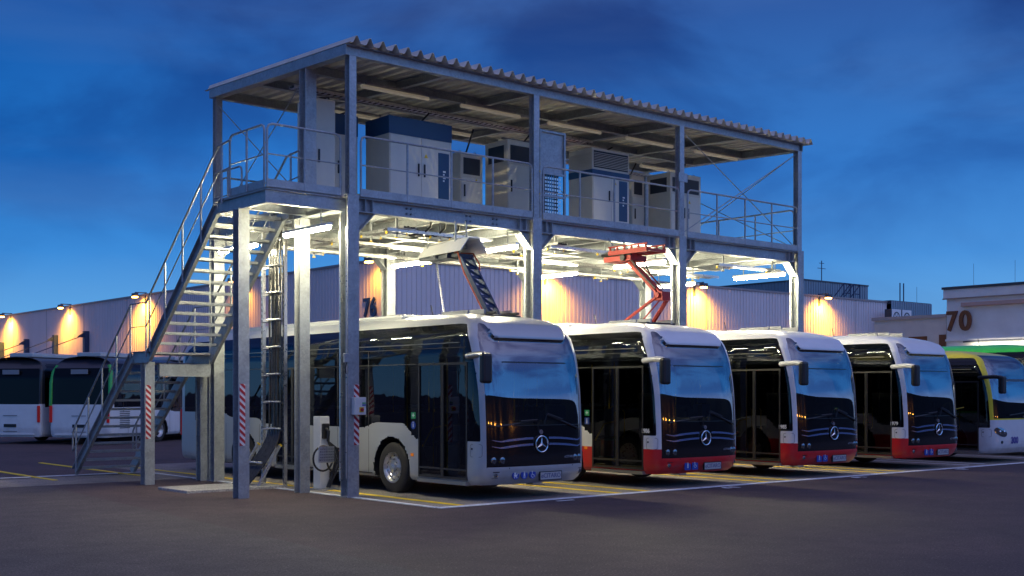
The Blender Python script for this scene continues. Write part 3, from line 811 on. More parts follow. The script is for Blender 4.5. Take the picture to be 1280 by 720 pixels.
# ------------------------------------------------------------------ buses
BL = 12.1; BA = 1.275
HT = np.array([.28, .34, .45, .6, 1.3, 2.0, 2.6, 2.9, 3.0, 3.15, 3.25, 3.33, 3.38, 3.41, 3.42])
WT = np.array([1.20, 1.262, 1.275, 1.275, 1.275, 1.275, 1.275, 1.24, 1.19, 1.09, .98, .80, .60, .30, .0])
HF = np.array([.28, .34, .45, .6, 1.3, 1.9, 2.3, 2.6, 2.9, 3.0, 3.15, 3.25, 3.33, 3.38, 3.41, 3.42])
FT = np.array([.20, .13, .04, .0, .02, .06, .13, .21, .34, .40, .56, .78, 1.15, 1.55, 2.0, 2.5])
_hg = np.linspace(.28, 3.42, 1571)
def _soft(v, k):
    p = np.pad(v, k, mode='edge'); ker = np.ones(2*k+1)/(2*k+1)
    return np.convolve(p, ker, 'valid')
_wg = np.interp(_hg, HT, WT); _m = _hg < 3.2
_fg = np.where(_hg < 3.05, _soft(_soft(np.interp(_hg, HF, FT), 60), 60), np.interp(_hg, HF, FT))
_fg = np.where((_hg >= 2.9) & (_hg < 3.05), np.interp(_hg, HF, FT)*(1-(3.05-_hg)/.15)+_soft(_soft(np.interp(_hg, HF, FT), 60), 60)*((3.05-_hg)/.15), _fg)
_fg = np.where(_hg < .6, np.interp(_hg, HF, FT), _fg)
def wf(h): return np.interp(h, HT, WT)
def ff(h): return np.interp(h, _hg, _fg)
BUL = .06
YFIX = .9
def dfun(h):
    return np.maximum(YFIX, ff(h)+.4) - ff(h)
CITY = [False]
def capedge(x):
    if CITY[0]: return 3.22 + 0*np.abs(x)
    t = np.clip((np.abs(x)-.80)/.32, 0, 1); return 2.87 + .27*t*t*(3-2*t)
def capbump(xn, h):
    if CITY[0]: return 0*xn
    e = capedge(xn); t = np.clip((h-e+.035)/.05, 0, 1); s = t*t*(3-2*t)
    u = np.clip((1.18-np.abs(xn))/.12, 0, 1); v = np.clip((3.40-h)/.25, 0, 1)
    return .10*s*u*v
def fpt(x, h, off=0.):
    s = min(.999, (abs(x)/BA)**3); c = math.sqrt(1-s*s)
    y = float(ff(h)) + BUL*(x/BA)**2 + (float(dfun(h))-BUL)*(1-c**(1/3))
    return (x*float(wf(h))/BA, y-off, h)
_th = np.linspace(-PI/2, PI/2, 4001)
_cx = np.sign(_th)*np.abs(np.sin(_th))**(1/3); _cy = 1-np.abs(np.cos(_th))**(1/3)
_cy = (BUL*_cx**2+(YFIX-BUL)*_cy)/YFIX
_s = np.concatenate([[0], np.cumsum(np.hypot(np.diff(_cx*BA), np.diff(_cy*YFIX)))])
_s = _s-_s[-1]/2; SF = _s[-1]

def contour(U, H, variant):
    """U: 0..total; returns x,y and nominal x"""
    side = BL-.3-YFIX; Lr = SF*0+2.9
    w = wf(H); f = ff(H); d = dfun(H); yf = np.maximum(YFIX, f+.4)
    x = np.zeros_like(U); y = np.zeros_like(U); xn = np.zeros_like(U)
    a = U < side; t = U/side
    x[a] = -w[a]; y[a] = (BL-.3) + (yf[a]-(BL-.3))*t[a]; xn[a] = -BA
    b = (U >= side) & (U < side+2*SF); s = U-side-SF
    cx = np.interp(s, _s, _cx); cy = np.interp(s, _s, _cy)
    x[b] = (w*cx)[b]; y[b] = (f+d*cy)[b]; xn[b] = (BA*cx)[b]
    if True: y[b] -= capbump(xn, H)[b]
    c = (U >= side+2*SF) & (U < 2*side+2*SF); t = (U-side-2*SF)/side
    x[c] = w[c]; y[c] = yf[c]+((BL-.3)-yf[c])*t[c]; xn[c] = BA
    e = U >= 2*side+2*SF; s = np.clip((U-2*side-2*SF)/2.7, 0, 1); th = PI/2-s*PI
    cx = np.sign(np.sin(th))*np.abs(np.sin(th))**.3; cy = np.abs(np.cos(th))**.3
    g = np.interp(H, [.3, .6, 2.6, 2.95, 3.3, 3.42], [.06, 0, .08, .16, .5, 1.5])
    x[e] = (w*cx)[e]; y[e] = ((BL-.3)+(.3-g)*cy)[e]; xn[e] = (BA*cx)[e]
    return x, y, xn

FWY, RWY, WR = 2.85, 8.75, .60
def smooth(t): t = np.clip(t, 0, 1); return t*t*(3-2*t)
def belt(y, right, variant):
    b = np.full_like(y, 1.22)
    b = b + .11*smooth((y-2.15)/.35)*(1-smooth((y-3.3)/.6))
    b = b - .17*(1-smooth((y-2.0)/.4))
    b = b + .12*smooth((y-7.6)/.6) + .10*smooth((y-9.3)/.5)
    return b
def topl(y):
    t = np.clip((1.1-y)/.72, 0, 1)
    base = 2.45+.69*(1-t**3.4)**(1/3.4)
    r = 1-smooth((y-11.4)/.5)*.1
    return np.where(y < 1.1, base, 3.14*r)
DOORS = [(.52, 1.98), (5.9, 7.25)]
def edges(x, y, xn, H, variant):
    right = x < 0; front = (y < 1.0) & (np.abs(xn) < 1.2)
    out = []
    big = 1e3
    sidem = np.where((np.abs(xn) >= 1.16), 0, big)
    out.append(np.where(front, np.where(xn > 0, xn-1.07, -xn-1.14), big))
    out.append(np.where(front, H-.6, big)); out.append(np.where(front & (H < 1.6), H-1.32, big))
    out.append(np.where(front & (np.abs(xn) < 1.18), H-capedge(xn), big))
    out.append(H-belt(y, right, variant)+sidem); out.append(H-topl(y)+sidem)
    out.append(y-(.215+ff(H))+sidem)
    for (a, b) in DOORS:
        m = np.where(right, 0, big)+sidem
        hb = np.where((H < 2.6), 0, big); yb = np.where((y > a-.1) & (y < b+.1), 0, big)
        out += [y-a+m+hb, y-b+m+hb, H-2.44+m+yb, H-.36+m+yb]
    for wy in (FWY, RWY):
        out.append(np.where(H < 1.4, np.hypot(y-wy, H-.47)-WR, big)+sidem)
    out.append(np.where(y > BL-.4, H-1.55, big)); out.append(np.where(y > BL-.4, H-2.95, big))
    return out

def bus_shell(variant):
    side = BL-.3-YFIX
    us = list(np.linspace(0, side, 225, endpoint=False)) + list(side+np.linspace(0, 2*SF, 110, endpoint=False)) + \
         list(side+2*SF+np.linspace(0, side, 160, endpoint=False)) + list(2*side+2*SF+np.linspace(0, 2.7, 50, endpoint=False))
    hs = list(np.linspace(.28, 2.7, 71)) + list(np.linspace(2.735, 3.36, 20)) + [3.385, 3.40, 3.41, 3.416, 3.42]
    if variant == 'far':
        us = us[::2]; hs = hs[::2] if (len(hs) % 2) else hs[::2]+[3.42]
    nU, nH = len(us), len(hs)
    U, H = np.meshgrid(np.array(us), np.array(hs), indexing='ij'); U = U.ravel(); H = H.ravel()
    TOT = 2*side+2*SF+2.7
    tol = .036 if variant != 'far' else .07
    done = np.zeros(len(U), bool); eps = 1e-3
    base = edges(*[contour(U, H, variant)[i] for i in (0, 1, 2)], H, variant)
    x0, y0, xn0 = contour(U, H, variant)
    xu, yu, xnu = contour(np.minimum(U+eps, TOT), H, variant); eu = edges(xu, yu, xnu, H, variant)
    xh, yh, xnh = contour(U, np.minimum(H+eps, 3.42), variant); eh = edges(xh, yh, xnh, H+eps, variant)
    U2, H2 = U.copy(), H.copy()
    order = sorted(range(len(base)))
    for k in order:
        v = base[k]; gu = (eu[k]-v)/eps; gh = (eh[k]-v)/eps; g2 = gu*gu+gh*gh
        ok = (~done) & (np.abs(v) < 50) & (g2 > .2) & (g2 < 6) & (H < 3.3)
        dist = np.abs(v)/np.sqrt(np.maximum(g2, 1e-6))
        # limit: half a cell in the dominating direction
        m = ok & (dist < tol*.5)
        U2[m] -= (v*gu/g2)[m]; H2[m] -= (v*gh/g2)[m]; done |= m
    H2 = np.clip(H2, .28, 3.42)
    x, y, xn = contour(np.clip(U2, 0, TOT-1e-4), H2, variant)
    I = np.arange(nU*nH).reshape(nU, nH)
    a = I; b = np.roll(I, -1, 0)
    Q = np.stack([a[:, :-1], b[:, :-1], b[:, 1:], a[:, 1:]], -1).reshape(-1, 4)
    cx = x[Q].mean(1); cy = y[Q].mean(1); ch = H2[Q].mean(1)
    # nominal |x| must not average across the seam
    cxn = xn[Q].mean(1)
    right = cx < 0
    frontz = (cy < 1.0) & (np.where(cxn > 0, cxn < 1.07, cxn > -1.14))
    sidez = (~frontz) & (cy < BL-.29)
    rearz = ~frontz & ~sidez
    lab = np.full(len(Q), 'body', object)
    if variant != 'city':
        lab[frontz & (ch < .6)] = 'bumper'
        lab[frontz & (ch >= .6) & (ch < 1.32)] = 'front_panel'
    lab[frontz & (ch >= 1.32) & (ch < capedge(cxn))] = 'windscreen'
    if variant == 'city': lab[frontz & (ch > 1.32) & (ch > 2.55) & (ch < capedge(cxn))] = 'windscreen'
    band = sidez & (np.abs(cxn) >= 1.14) & (ch > belt(cy, right, variant)) & (ch < topl(cy)) & (cy > .215+ff(ch))
    lab[band] = 'roof_fairing'
    wlim = [0, .5, 2.0, 3.63, 4.76, 5.83, 7.36, 8.61, 9.91, 13]
    for k in range(len(wlim)-1):
        m = band & (ch < 2.705) & (cy >= wlim[k]) & (cy < wlim[k+1])
        lab[m & right] = 'windowR%d' % k; lab[m & ~right] = 'windowL%d' % k
    for k, (da, db) in enumerate(DOORS):
        lab[sidez & right & (cy > da) & (cy < db) & (ch > .36) & (ch < 2.44)] = 'door%d' % k
    for wy in (FWY, RWY):
        lab[sidez & (np.hypot(cy-wy, ch-.47) < WR)] = 'hole'
    lab[rearz & (ch > 1.55) & (ch < 2.95) & (np.abs(cxn) < 1.16)] = 'rear_window'
    return x, y, H2, Q, lab

SHELLS = {}
REARGL = mat('rear_window_black', (.006, .006, .007), .25, spec=.25)
def shell_parts(variant, root, paint, extra=None):
    if variant not in SHELLS:
        CITY[0] = variant == 'city'; SHELLS[variant] = bus_shell(variant); CITY[0] = False
    x, y, h, Q, lab = SHELLS[variant]
    V = np.stack([x, y, h], 1)
    matmap = {'body': paint, 'bumper': paint, 'front_panel': PANELBLK, 'windscreen': WSGLASS, 'roof_fairing': GLASS, 'door0': GLASS, 'door1': GLASS, 'rear_window': REARGL}
    names = {'body': 'body', 'bumper': 'bumper', 'front_panel': 'front_panel', 'windscreen': 'windscreen', 'roof_fairing': 'roof_fairing', 'door0': 'door', 'door1': 'door', 'rear_window': 'rear_window'}
    for k in set(lab):
        if k.startswith('window') and k[6] in 'RL': matmap[k] = GLASS; names[k] = 'window'
    out = {}
    for k in matmap:
        q = Q[lab == k]
        if len(q) == 0: continue
        idx, inv = np.unique(q.ravel(), return_inverse=True)
        vv = V[idx].copy()
        if k.startswith('door'): vv[:, 0] += .018
        me = bpy.data.meshes.new(names[k])
        fs = inv.reshape(-1, 4).tolist()
        me.from_pydata([tuple(v) for v in vv.tolist()], [], fs); me.update()
        bm = bmesh.new(); bm.from_mesh(me); bmesh.ops.remove_doubles(bm, verts=bm.verts, dist=2e-4)
        bmesh.ops.recalc_face_normals(bm, faces=bm.faces)
        # make normals point outwards
        s = sum((f.normal.dot(f.calc_center_median()-Vector((0, 6, 1.7))) * f.calc_area()) for f in bm.faces)
        if s < 0: bmesh.ops.reverse_faces(bm, faces=bm.faces)
        bm.to_mesh(me); bm.free()
        for p in me.polygons: p.use_smooth = True
        me.materials.append(matmap[k])
        o = bpy.data.objects.new(names[k], me); COL.objects.link(o); o.parent = root
        out[k] = o
    return out

def ribbon(x0, x1, fa, fb, off, n=40, thick=.012):
    """a strip laid on the front, fa/fb lower and upper height as functions of x"""
    b = MB(); vs = []; fs = []
    for i in range(n+1):
        x = x0+(x1-x0)*i/n
        for hh, o in ((fa(x), off), (fb(x), off), (fb(x), off-thick), (fa(x), off-thick)): vs.append(fpt(x, hh, o))
    for i in range(n):
        for k in range(4):
            fs.append((i*4+k, (i+1)*4+k, (i+1)*4+(k+1) % 4, i*4+(k+1) % 4))
    fs += [(0,1,2,3), (n*4+3, n*4+2, n*4+1, n*4)]
    return b.add(vs, fs)

def side_text(name, s, size, m, y, z, parent, x=-1.2785): return text(name, s, size, m, SIDEM((x, y, z)), parent, .002, .004)

def wheel(root, x, y, sgn, front=True):
    w = empty('wheel', (x, y, .478)); w.parent = root
    prof = [(0, .30), (.0, .40), (.012, .455), (.035, .478), (.10, .482), (.20, .482), (.245, .475), (.265, .45), (.27, .40), (.27, .29)]
    if sgn > 0: prof = [(-a, r) for a, r in prof]
    MB().lathe(prof, 44).build('tyre', RUBBER, w, smooth=True)
    d = -sgn
    # rim: outer lip, dish, hub
    pr = [(.02, .295), (-.004, .29), (.0, .278), (.05, .268), (.075, .24), (.045 if front else .13, .215), (.03 if front else .15, .17), (.05 if front else .16, .155), (.05 if front else .13, .09), (.0 if front else .06, .085), (-.015 if front else .05, .05), (-.015 if front else .05, .0)]
    if sgn > 0: pr = [(-a, r) for a, r in pr]
    rim = MB().lathe(pr, 44).build('rim', ALU, w, smooth=True)
    b = MB(); bb = MB()
    for k in range(10):
        a = 2*PI*k/10; cy, cz = math.cos(a), math.sin(a)
        xx = (.035 if front else .15)*(-sgn) if False else 0
        x0 = (.032 if front else .155)*(1 if sgn < 0 else -1)
        b.lathe([(x0-.03*( 1 if sgn < 0 else -1), 0), (x0-.03*(1 if sgn < 0 else -1), .016), (x0, .018)], 8, (0, .168*cy, .168*cz))
        a2 = a+PI/10; cy, cz = math.cos(a2), math.sin(a2)
        x1 = (.052 if front else .135)*(1 if sgn < 0 else -1)
        bb.lathe([(x1-.006*(1 if sgn < 0 else -1), 0), (x1-.006*(1 if sgn < 0 else -1), .021)], 10, (0, .222*cy, .222*cz))
    b.build('wheel_nut', CHROME, rim); bb.build('rim_hole', BLACK, rim)
    return w

def make_bus(name, paint, variant='ecit', mirror_arm=WHITE, fleet=None, plate='eCITARO', stickers='round', loc=(0,0,0), label='', group=None, detail=True, rz_=0., extra_text=None):
    root = empty(name, loc, rz_, label, 'bus', group)
    sp = shell_parts(variant, root, paint)
    # under body, floor, wheel wells, ceiling
    MB().box(-1.15, 1.15, .75, BL-.4, .26, .38).build('underbody', DARK, root)
    for wy in (FWY, RWY):
        for sx in (-1, 1):
            b = MB(); n = 14; vs = []; fs = []
            for k in range(n+1):
                a = PI*k/n-.28+(.56*k/n); cy = wy+(WR+.005)*math.cos(a); cz = .47+(WR+.005)*math.sin(a)
                vs += [(sx*1.262, cy, cz), (sx*.86, cy, cz)]
            for k in range(n): fs.append((2*k, 2*k+1, 2*k+3, 2*k+2))
            fs.append(tuple(2*k+1 for k in range(n+1)))
            b.add(vs, fs).build('wheel_arch', BLACK, root)
    if detail:
        MB().box(-1.13, 1.13, .7, BL-.35, 2.55, 2.6).build('ceiling', mat('bus_ceiling', (.2, .2, .2), .8), root)
        MB().box(-1.1, 1.1, .65, BL-.4, .385, .42).build('floor', mat('bus_floor', (.08, .08, .085), .7), root)
        d = MB(); 
        vs = [];
        d.prism([(.22, .45), (.22, 1.30), (.42, 1.40), (.62, 1.34), (.75, 1.0), (.75, .45)], -1.02, 1.02, lambda a, c, e_: (e_, a, c))
        d.build('dashboard', mat('dashboard_plastic', (.05, .05, .055), .6), root)
        st = MB(); 
        c0 = Vector((.55, .93, 1.22)); ax = Vector((0, -.55, .83)); a1 = Vector((1,0,0)); a2 = ax.cross(a1)
        st.tube([c0+(a1*math.cos(t)+a2*math.sin(t))*.23 for t in [2*PI*k/20 for k in range(21)]], .017, 6)
        st.bar(c0-a1*.22, c0+a1*.22, .03, .03); st.bar(c0, c0-ax*.3, .05, .05)
        st.build('steering_wheel', BLACK, root)
        s = MB().box(.32, .80, 1.35, 1.80, .85, .98); s.box(.32, .80, 1.75, 1.87, .95, 1.65); s.box(.42, .7, 1.77, 1.85, 1.67, 1.85)
        s.build('driver_seat', SEATM, root, bevel=.03)
        MB().box(.15, .19, 1.0, 2.0, .42, 1.9).build('cab_partition', mat('partition', (.10, .10, .11), .4), root)
        for yy in (3.6, 4.5, 7.9, 8.8, 9.7):
            for xx in (-1.08, .18):
                if xx < 0 and 5.6 < yy < 7.5: continue
                s = MB().box(xx, xx+.9, yy, yy+.42, .82, .90); s.box(xx, xx+.9, yy+.38, yy+.46, .90, 1.5); s.box(xx+.4, xx+.5, yy+.1, yy+.3, .42, .82)
                s.build('seat', SEATM, root, bevel=.02)
        g = MB()
        for (xx, yy) in ((-.55, 2.05), (-.45, 3.5), (.2, 3.5), (-.5, 5.8), (-.5, 7.3), (.25, 6.5), (-.4, 8.9)): g.tube([(xx, yy, .42), (xx, yy, 2.55)], .017, 6)
        g.tube([(-1.15, 2.02, .9), (-1.0, 1.9, 1.25), (-.7, 1.85, 1.3)], .02, 6)
        g.build('grab_pole', YEL, root, smooth=True)
    # window joints
    X = -BA-.002; JM = mat('joint_rubber', (.05, .05, .05), .5)
    def strip(*a): MB().box(*a).build('window_seal', JM, root)
    ys = (3.62, 4.75, 5.82, 7.35, 8.6, 9.9, 11.2)
    for yy in ys: strip(X-.002, X+.002, yy, yy+.018, 1.24, 2.70)
    strip(X-.0035, X+.002, 2.02, BL-.6, 2.42, 2.435); strip(X-.0035, X+.002, .56, BL-.6, 2.70, 2.712); MB().box(-BA-.002, -BA+.03, .75, BL-.8, 2.785, 2.80).build('trim_strip', mat('trim_grey', (.30, .29, .26), .3, .8), root)
    for yy in (2.1, 3.4, 5.0, 6.6, 8.2, 9.8): strip(-X-.002, -X+.002, yy, yy+.018, 1.34, 2.7)
    for yy in (3.62, 4.75, 8.0, 9.6, 10.9): MB().box(-BA-.0022, -BA+.002, yy, yy+.009, .345, 1.2).build('panel_joint', JM, root)
    MB().box(-BA-.004, -BA+.002, 3.50, 5.85, .335, .355).build('skirt_trim', JM, root)
    # doors
    for k, (da, db) in enumerate(DOORS):
        if 'door%d' % k not in sp: continue
        dd = sp['door%d' % k]; mid = (da+db)/2; x0 = -BA-.006; x1 = -BA+.03
        f = MB()
        for yy in (da, mid-.036, mid+.004, db-.035): f.box(x0, x1, yy, yy+.034, .36, 2.44)
        for (ya, yb) in ((da+.035, mid-.037), (mid+.039, db-.036)):
            f.box(x0, x1, ya, yb, 2.40, 2.44); f.box(x0, x1, ya, yb, .36, .40); f.box(x0, x1, ya, yb, .52, .55)
        f.build('door_frame', mat('door_frame_dark', (.055, .053, .05), .4, .3), dd)
        MB().box(x0-.02, x1+.1, da, db, .27, .335).build('door_sill', mat('sill_metal', (.38, .37, .34), .4, .7), root)
        hd = MB()
        for yy in (mid-.13, mid+.13): hd.tube([(x1, yy, 1.0), (x1+.05, yy, 1.05), (x1+.05, yy, 1.5), (x1, yy, 1.55)], .013, 6)
        hd.build('handle', YEL if paint is not SILVER else BLACK, dd, smooth=True)
    # front
    if variant == 'ecit':
        for hh in (1.065, .955):
            def fa(x, hh=hh):
                t = abs(x); return hh + (.028*math.cos((t-.2)*3.0) if t > .2 else .028) - .02 + (.05*max(0, t-.95)/.1 if x > 0 else .03*max(0, t-.9)/.1)
            for sg in (-1, 1):
                xa, xb = (-1.06, -.19) if sg < 0 else (.19, 1.03)
                ribbon(xa, xb, fa, lambda x, fa=fa: fa(x)+.038*(1-.7*max(0, (abs(x)-.75)/.3)), .016, 24).build('front_trim', BLUECH, root)
        ribbon(-1.13, 1.06, lambda x: 1.315, lambda x: 1.327, .005, 40).build('panel_joint', BLACK, root)
        ribbon(-1.12, 1.055, lambda x: 2.43, lambda x: 2.455, .004, 40).build('screen_bar', mat('screen_bar_dark', (.006, .008, .012), .3), root)
        # star badge
        c = Vector(fpt(0, .985, .03)); b = MB(); n = 36
        b.tube([(c.x+.142*math.sin(2*PI*k/n), c.y, c.z+.142*math.cos(2*PI*k/n)) for k in range(n+1)], .012, 8)
        for k in range(3):
            a = 2*PI*k/3; d = Vector((math.sin(a), 0, math.cos(a))); e = Vector((math.cos(a), 0, -math.sin(a)))
            b.add([c+d*.135, c+e*.022, c-e*.026, c+Vector((0,-.016,0)), c+d*.0-d*.03+Vector((0,0,0))], [(0,1,3), (0,3,2), (1,4,3), (4,2,3), (0,2,4,1)])
        b.build('star_badge', CHROME, root)
        MB().lathe([(-.008, 0), (-.008, .15), (.01, .15)], 32, (c.x, c.y+.014, c.z), 'y').build('badge_plate', PANELBLK, root)
        c = fpt(0, 1.20, .012); MB().lathe([(-.008, 0), (-.008, .042), (.004, .045)], 20, c, 'y').build('roundel', CHROME, root)
        for x in (-1.02, -.86, .87, .99):
            c = fpt(x, .72, .006); h = MB().lathe([(-.004, .0), (-.006, .04), (.004, .058), (.02, .062)], 20, c, 'y').build('headlight', LIT, root, smooth=True)
            MB().lathe([(-.010, .0), (-.009, .018)], 12, c, 'y').build('bulb', BLACK, h)
        for x in (-.97, 1.06):
            c = fpt(x, .46, .0)
            o = MB().lathe([(-.012, 0), (-.016, .03), (-.006, .04), (.01, .045)], 16, c, 'y').build('fog_light', LIT, root, smooth=True)
            ribbon(x-.06, x+.06, lambda q: .40, lambda q: .52, .005, 4).build('fog_light_frame', BLACK, root)
        # bumper joints
        for x in (-.72, .80): ribbon(x, x+.012, lambda q: .33, lambda q: .59, .003, 2).build('bumper_joint', BLACK, root)
        # number plate
        y = fpt(.30, .43, .02)[1]
        p = MB().box(-.02, .52, y-.02, y+.01, .33, .49).build('number_plate', BLACK, root)
        q = MB().box(0, .50, y-.024, y-.0205, .345, .475).build('plate_face', mat('plate_grey', (.42, .42, .42), .5), p)
        text('plate_text', plate, .115, mat('plate_text_dark', (.10, .11, .22), .4), FRONTM((.25, y-.026, .41)), p, .001, .001, 1.0)
        text('model_text', plate, .06, mat('chrome_text', (.6, .62, .68), .3, .7), FRONTM((.70, fpt(.70, .74, .016)[1], .74)), root, .001)
        # stickers
        xs = (-.56, -.37, -.18) if stickers == 'round' else (-.49, -.28)
        for i, x in enumerate(xs):
            y = fpt(x-.08, .45, .012)[1]
            if stickers == 'round': s = MB().lathe([(-.002, 0), (-.002, .08), (.012, .08)], 24, (x, y, .45), 'y')
            else: s = MB().box(x-.09, x+.09, y-.002, y+.012, .35, .55)
            s = s.build('sticker', SIGNBLUE, root)
            g = MB(); yy = y-.004
            kind = i if stickers == 'round' else i+1
            def dot(cx, cz, r): g.lathe([(-.001, 0), (-.001, r)], 12, (x+cx, yy, .45+cz), 'y')
            def ln(ax, az, bx, bz, w=.012): g.bar((x+ax, yy, .45+az), (x+bx, yy, .45+bz), .002, w, (0, -1, 0)) if False else g.bar((x+ax, yy, .45+az), (x+bx, yy, .45+bz), w, .002, (0, -1, 0))
            if kind == 0: 
                g.prism([(-.05, .01), (.035, .01), (.02, -.03), (-.035, -.03)], 0, .002, lambda a, c_, d_: (x+a, yy-d_, .45+c_)); dot(-.03, -.045, .012); dot(.02, -.045, .012); dot(-.02, .03, .02); ln(.03, .01, .055, .03, .008)
            elif kind == 1: dot(0, .047, .014); ln(0, .03, 0, -.015, .03); ln(-.012, -.01, -.012, -.06, .012); ln(.012, -.01, .012, -.06, .012)
            else: dot(-.012, .05, .012); ln(-.01, .035, -.006, -.005, .012); ln(-.006, -.005, .03, -.008, .01); ln(.03, -.008, .04, -.045, .01); ln(-.03, .0, -.035, -.03, .008); ln(-.035, -.03, -.01, -.055, .008); ln(-.01, -.055, .02, -.05, .008)
            g.build('pictogram', SIGNWHITE, s)
        # wipers
        for (pa, pm, pb) in (((.12, 1.53), (.5, 1.42), (.95, 1.27)), ((-.12, 1.42), (-.5, 1.40), (-1.0, 1.33))):
            w_ = MB().tube([fpt(pa[0]*.6, pa[1]-.18, .03), fpt(*pa, .06), fpt(*pm, .055)], .013, 6)
            w_.tube([fpt(pa[0]+(pb[0]-pa[0])*t, pa[1]+(pb[1]-pa[1])*t-.02, .025) for t in (0, .25, .5, .75, 1)], .016, 6)
            w_.build('wiper', BLACK, root)
        MB().box(-.05, .05, .12, .16, 1.34, 1.66).build('sensor_post', BLACK, root, bevel=.01)
        # small marker clips beside the cap
        for x in (-1.0, 1.0):
            ribbon(x-.05, x+.05, lambda q: 2.93, lambda q: 2.955, .006, 3).build('marker_lamp', CHROME, root)
    if variant == 'city':
        ribbon(-1.13, 1.06, lambda x: 2.43, lambda x: 2.5, .004, 40).build('screen_bar', TRIMD, root)
        for x in (-.92, .92):
            b = MB(); cs = []
            n = 18; vs = [fpt(x, .92, .05)]
            for k in range(n):
                a = 2*PI*k/n; vs.append(fpt(x+.23*math.cos(a)*(1), .92+.13*math.sin(a)-.32*(.2)*math.cos(a)*(1 if x > 0 else -1)*-1, .01))
            fs = [(0, 1+k, 1+(k+1) % n) for k in range(n)]
            o = b.add(vs, fs).build('headlight', LIT, root, smooth=True)
            for dx in (-.08, .08): MB().sphere(fpt(x+dx, .93, .035), .045, 10, 8, (1, .4, 1)).build('bulb', CHROME, o, smooth=True)
            MB().lathe([(-.01, 0), (-.01, .045), (.02, .05)], 16, fpt(x+.03, .62, .0), 'y').build('fog_light', BLACK, root)
        if extra_text: text('route_text', extra_text, .26, mat('text_violet', (.08, .06, .30), .5), FRONTM((-.30, fpt(-.45, .66, .012)[1], .66)), root, .001, .012)
        w_ = MB().bar(fpt(-.6, 1.42, .05), fpt(.4, 1.5, .05), .02, .03); w_.bar(fpt(.1, 1.36, .05), fpt(1.0, 1.46, .06), .02, .03); w_.build('wiper', BLACK, root)
    # mirrors
    if variant != 'far':
        for sx in (-1,):
            m = empty('mirror', (sx*1.26, .42, 2.52)); m.parent = root
            arm = MB().tube([(0, .1, .02), (sx*.06, -.12, .03), (sx*.16, -.42, .04), (sx*.22, -.62, .02), (sx*.235, -.70, -.06)], .058, 10)
            arm.build('mirror_arm', mirror_arm, m, smooth=True)
            MB().box(min(sx*.13, sx*.34), max(sx*.13, sx*.34), -.76, -.62, -.46, .055).build('mirror_head', mat('mirror_housing', (.02, .02, .024), .35, 0, .1, 5), m, bevel=.045)
            MB().box(min(sx*.155, sx*.315), max(sx*.155, sx*.315), -.617, -.612, -.42, .01).build('mirror_glass', CHROME, m)
    # service flap + fuel lid on front corner
    fl = MB(); zc = 1.0 if variant == 'ecit' else 1.0
    cyl = [(.62, .86), (.80, .86), (.80, 1.04), (.62, 1.04)]
    # thin outline of the flap
    def cornerpt(y, z, off=.003):
        # point on the shell side for a given y in the front corner zone
        lo, hi = .9, 1.2749
        for _ in range(40):
            md = (lo+hi)/2
            if fpt(md, z)[1] < y: lo = md
            else: hi = md
        p = fpt(lo, z); return (-(p[0]+off), p[1]-off*.3, z)
    pts = []
    ya, yb, za, zb = .20, .44, .78, 1.0; r = .035
    for (cy, cz, a0) in ((yb-r, zb-r, 0), (ya+r, zb-r, 90), (ya+r, za+r, 180), (yb-r, za+r, 270)):
        for k in range(4):
            a = R(a0+k*30); pts.append(cornerpt(cy+r*math.cos(a), cz+r*math.sin(a)))
    pts.append(pts[0])
    fl.tube(pts, .003, 4); fl.build('flap_outline', BLACK, root)
    c = cornerpt(.40, .92); MB().tube([(c[0]+.01, c[1], c[2]), (c[0]-.006, c[1], c[2])], .018, 10).build('flap_lock', BLACK, root)
    if fleet:
        side_text('fleet_number', fleet, .115, SIGNWHITE, .60 if False else .46, 1.12 if False else 1.14, root, -BA+.004 if False else -BA-.004)
    # side markers & stickers
    if detail:
        for yy in (2.12, 4.6, 7.5, 10.2):
            o = MB().box(-BA-.012, -BA-.001, yy, yy+.09, .72, .78).build('side_marker', ORANGE, root, bevel=.004)
        s = MB().box(-BA-.006, -BA-.003, 2.06, 2.20, 1.42, 1.54).build('sticker', SIGNGREEN, root)
        g = MB().box(-BA-.009, -BA-.0065, 2.12, 2.14, 1.45, 1.52); g.box(-BA-.009, -BA-.0065, 2.09, 2.17, 1.475, 1.49); g.build('pictogram', SIGNWHITE, s)
        s = MB().lathe([(-.003, 0), (-.003, .075), (.0, .075)], 20, (-BA-.004, 2.13, 1.30), 'x').build('sticker', SIGNBLUE, root) if stickers == 'round' else MB().box(-BA-.006, -BA-.003, 2.06, 2.20, 1.24, 1.38).build('sticker', SIGNBLUE, root)
        g = MB().box(-BA-.0095, -BA-.0075, 2.118, 2.142, 1.26, 1.33); g.lathe([(-.001, 0), (-.001, .014)], 10, (-BA-.0085, 2.13, 1.35), 'x'); g.build('pictogram', SIGNWHITE, s)
    # wheels
    for wy in (FWY, RWY):
        for sx in (-1, 1): wheel(root, sx*1.255, wy, sx, wy == FWY)
    # roof things
    if variant == 'ecit':
        b = MB(); 
        for sx in (-.32, .32): b.box(sx-.02, sx+.02, 1.2, 2.4, 3.36, 3.45)
        for sx in (-.55, .55): b.box(sx-.02, sx+.02, 1.4, 2.2, 3.35, 3.43)
        b.build('contact_rail', STEELD, root)
        b = MB().box(-.72, .72, 3.3, 11.0, 3.3, 3.44); b.build('roof_unit', paint, root, bevel=.05)
    MB().tube([(-.25, 2.9, 3.38), (-.27, 2.95, 3.62)], .01, 6).build('antenna', BLACK, root)
    if variant != 'city' or True:
        for sx in (-1, 1):
            t = MB(); 
            t.box(sx*1.20-.05, sx*1.20+.05, BL-.06, BL+.012, .85, 1.5); t.build('tail_light', TAIL, root, bevel=.02)
    return root

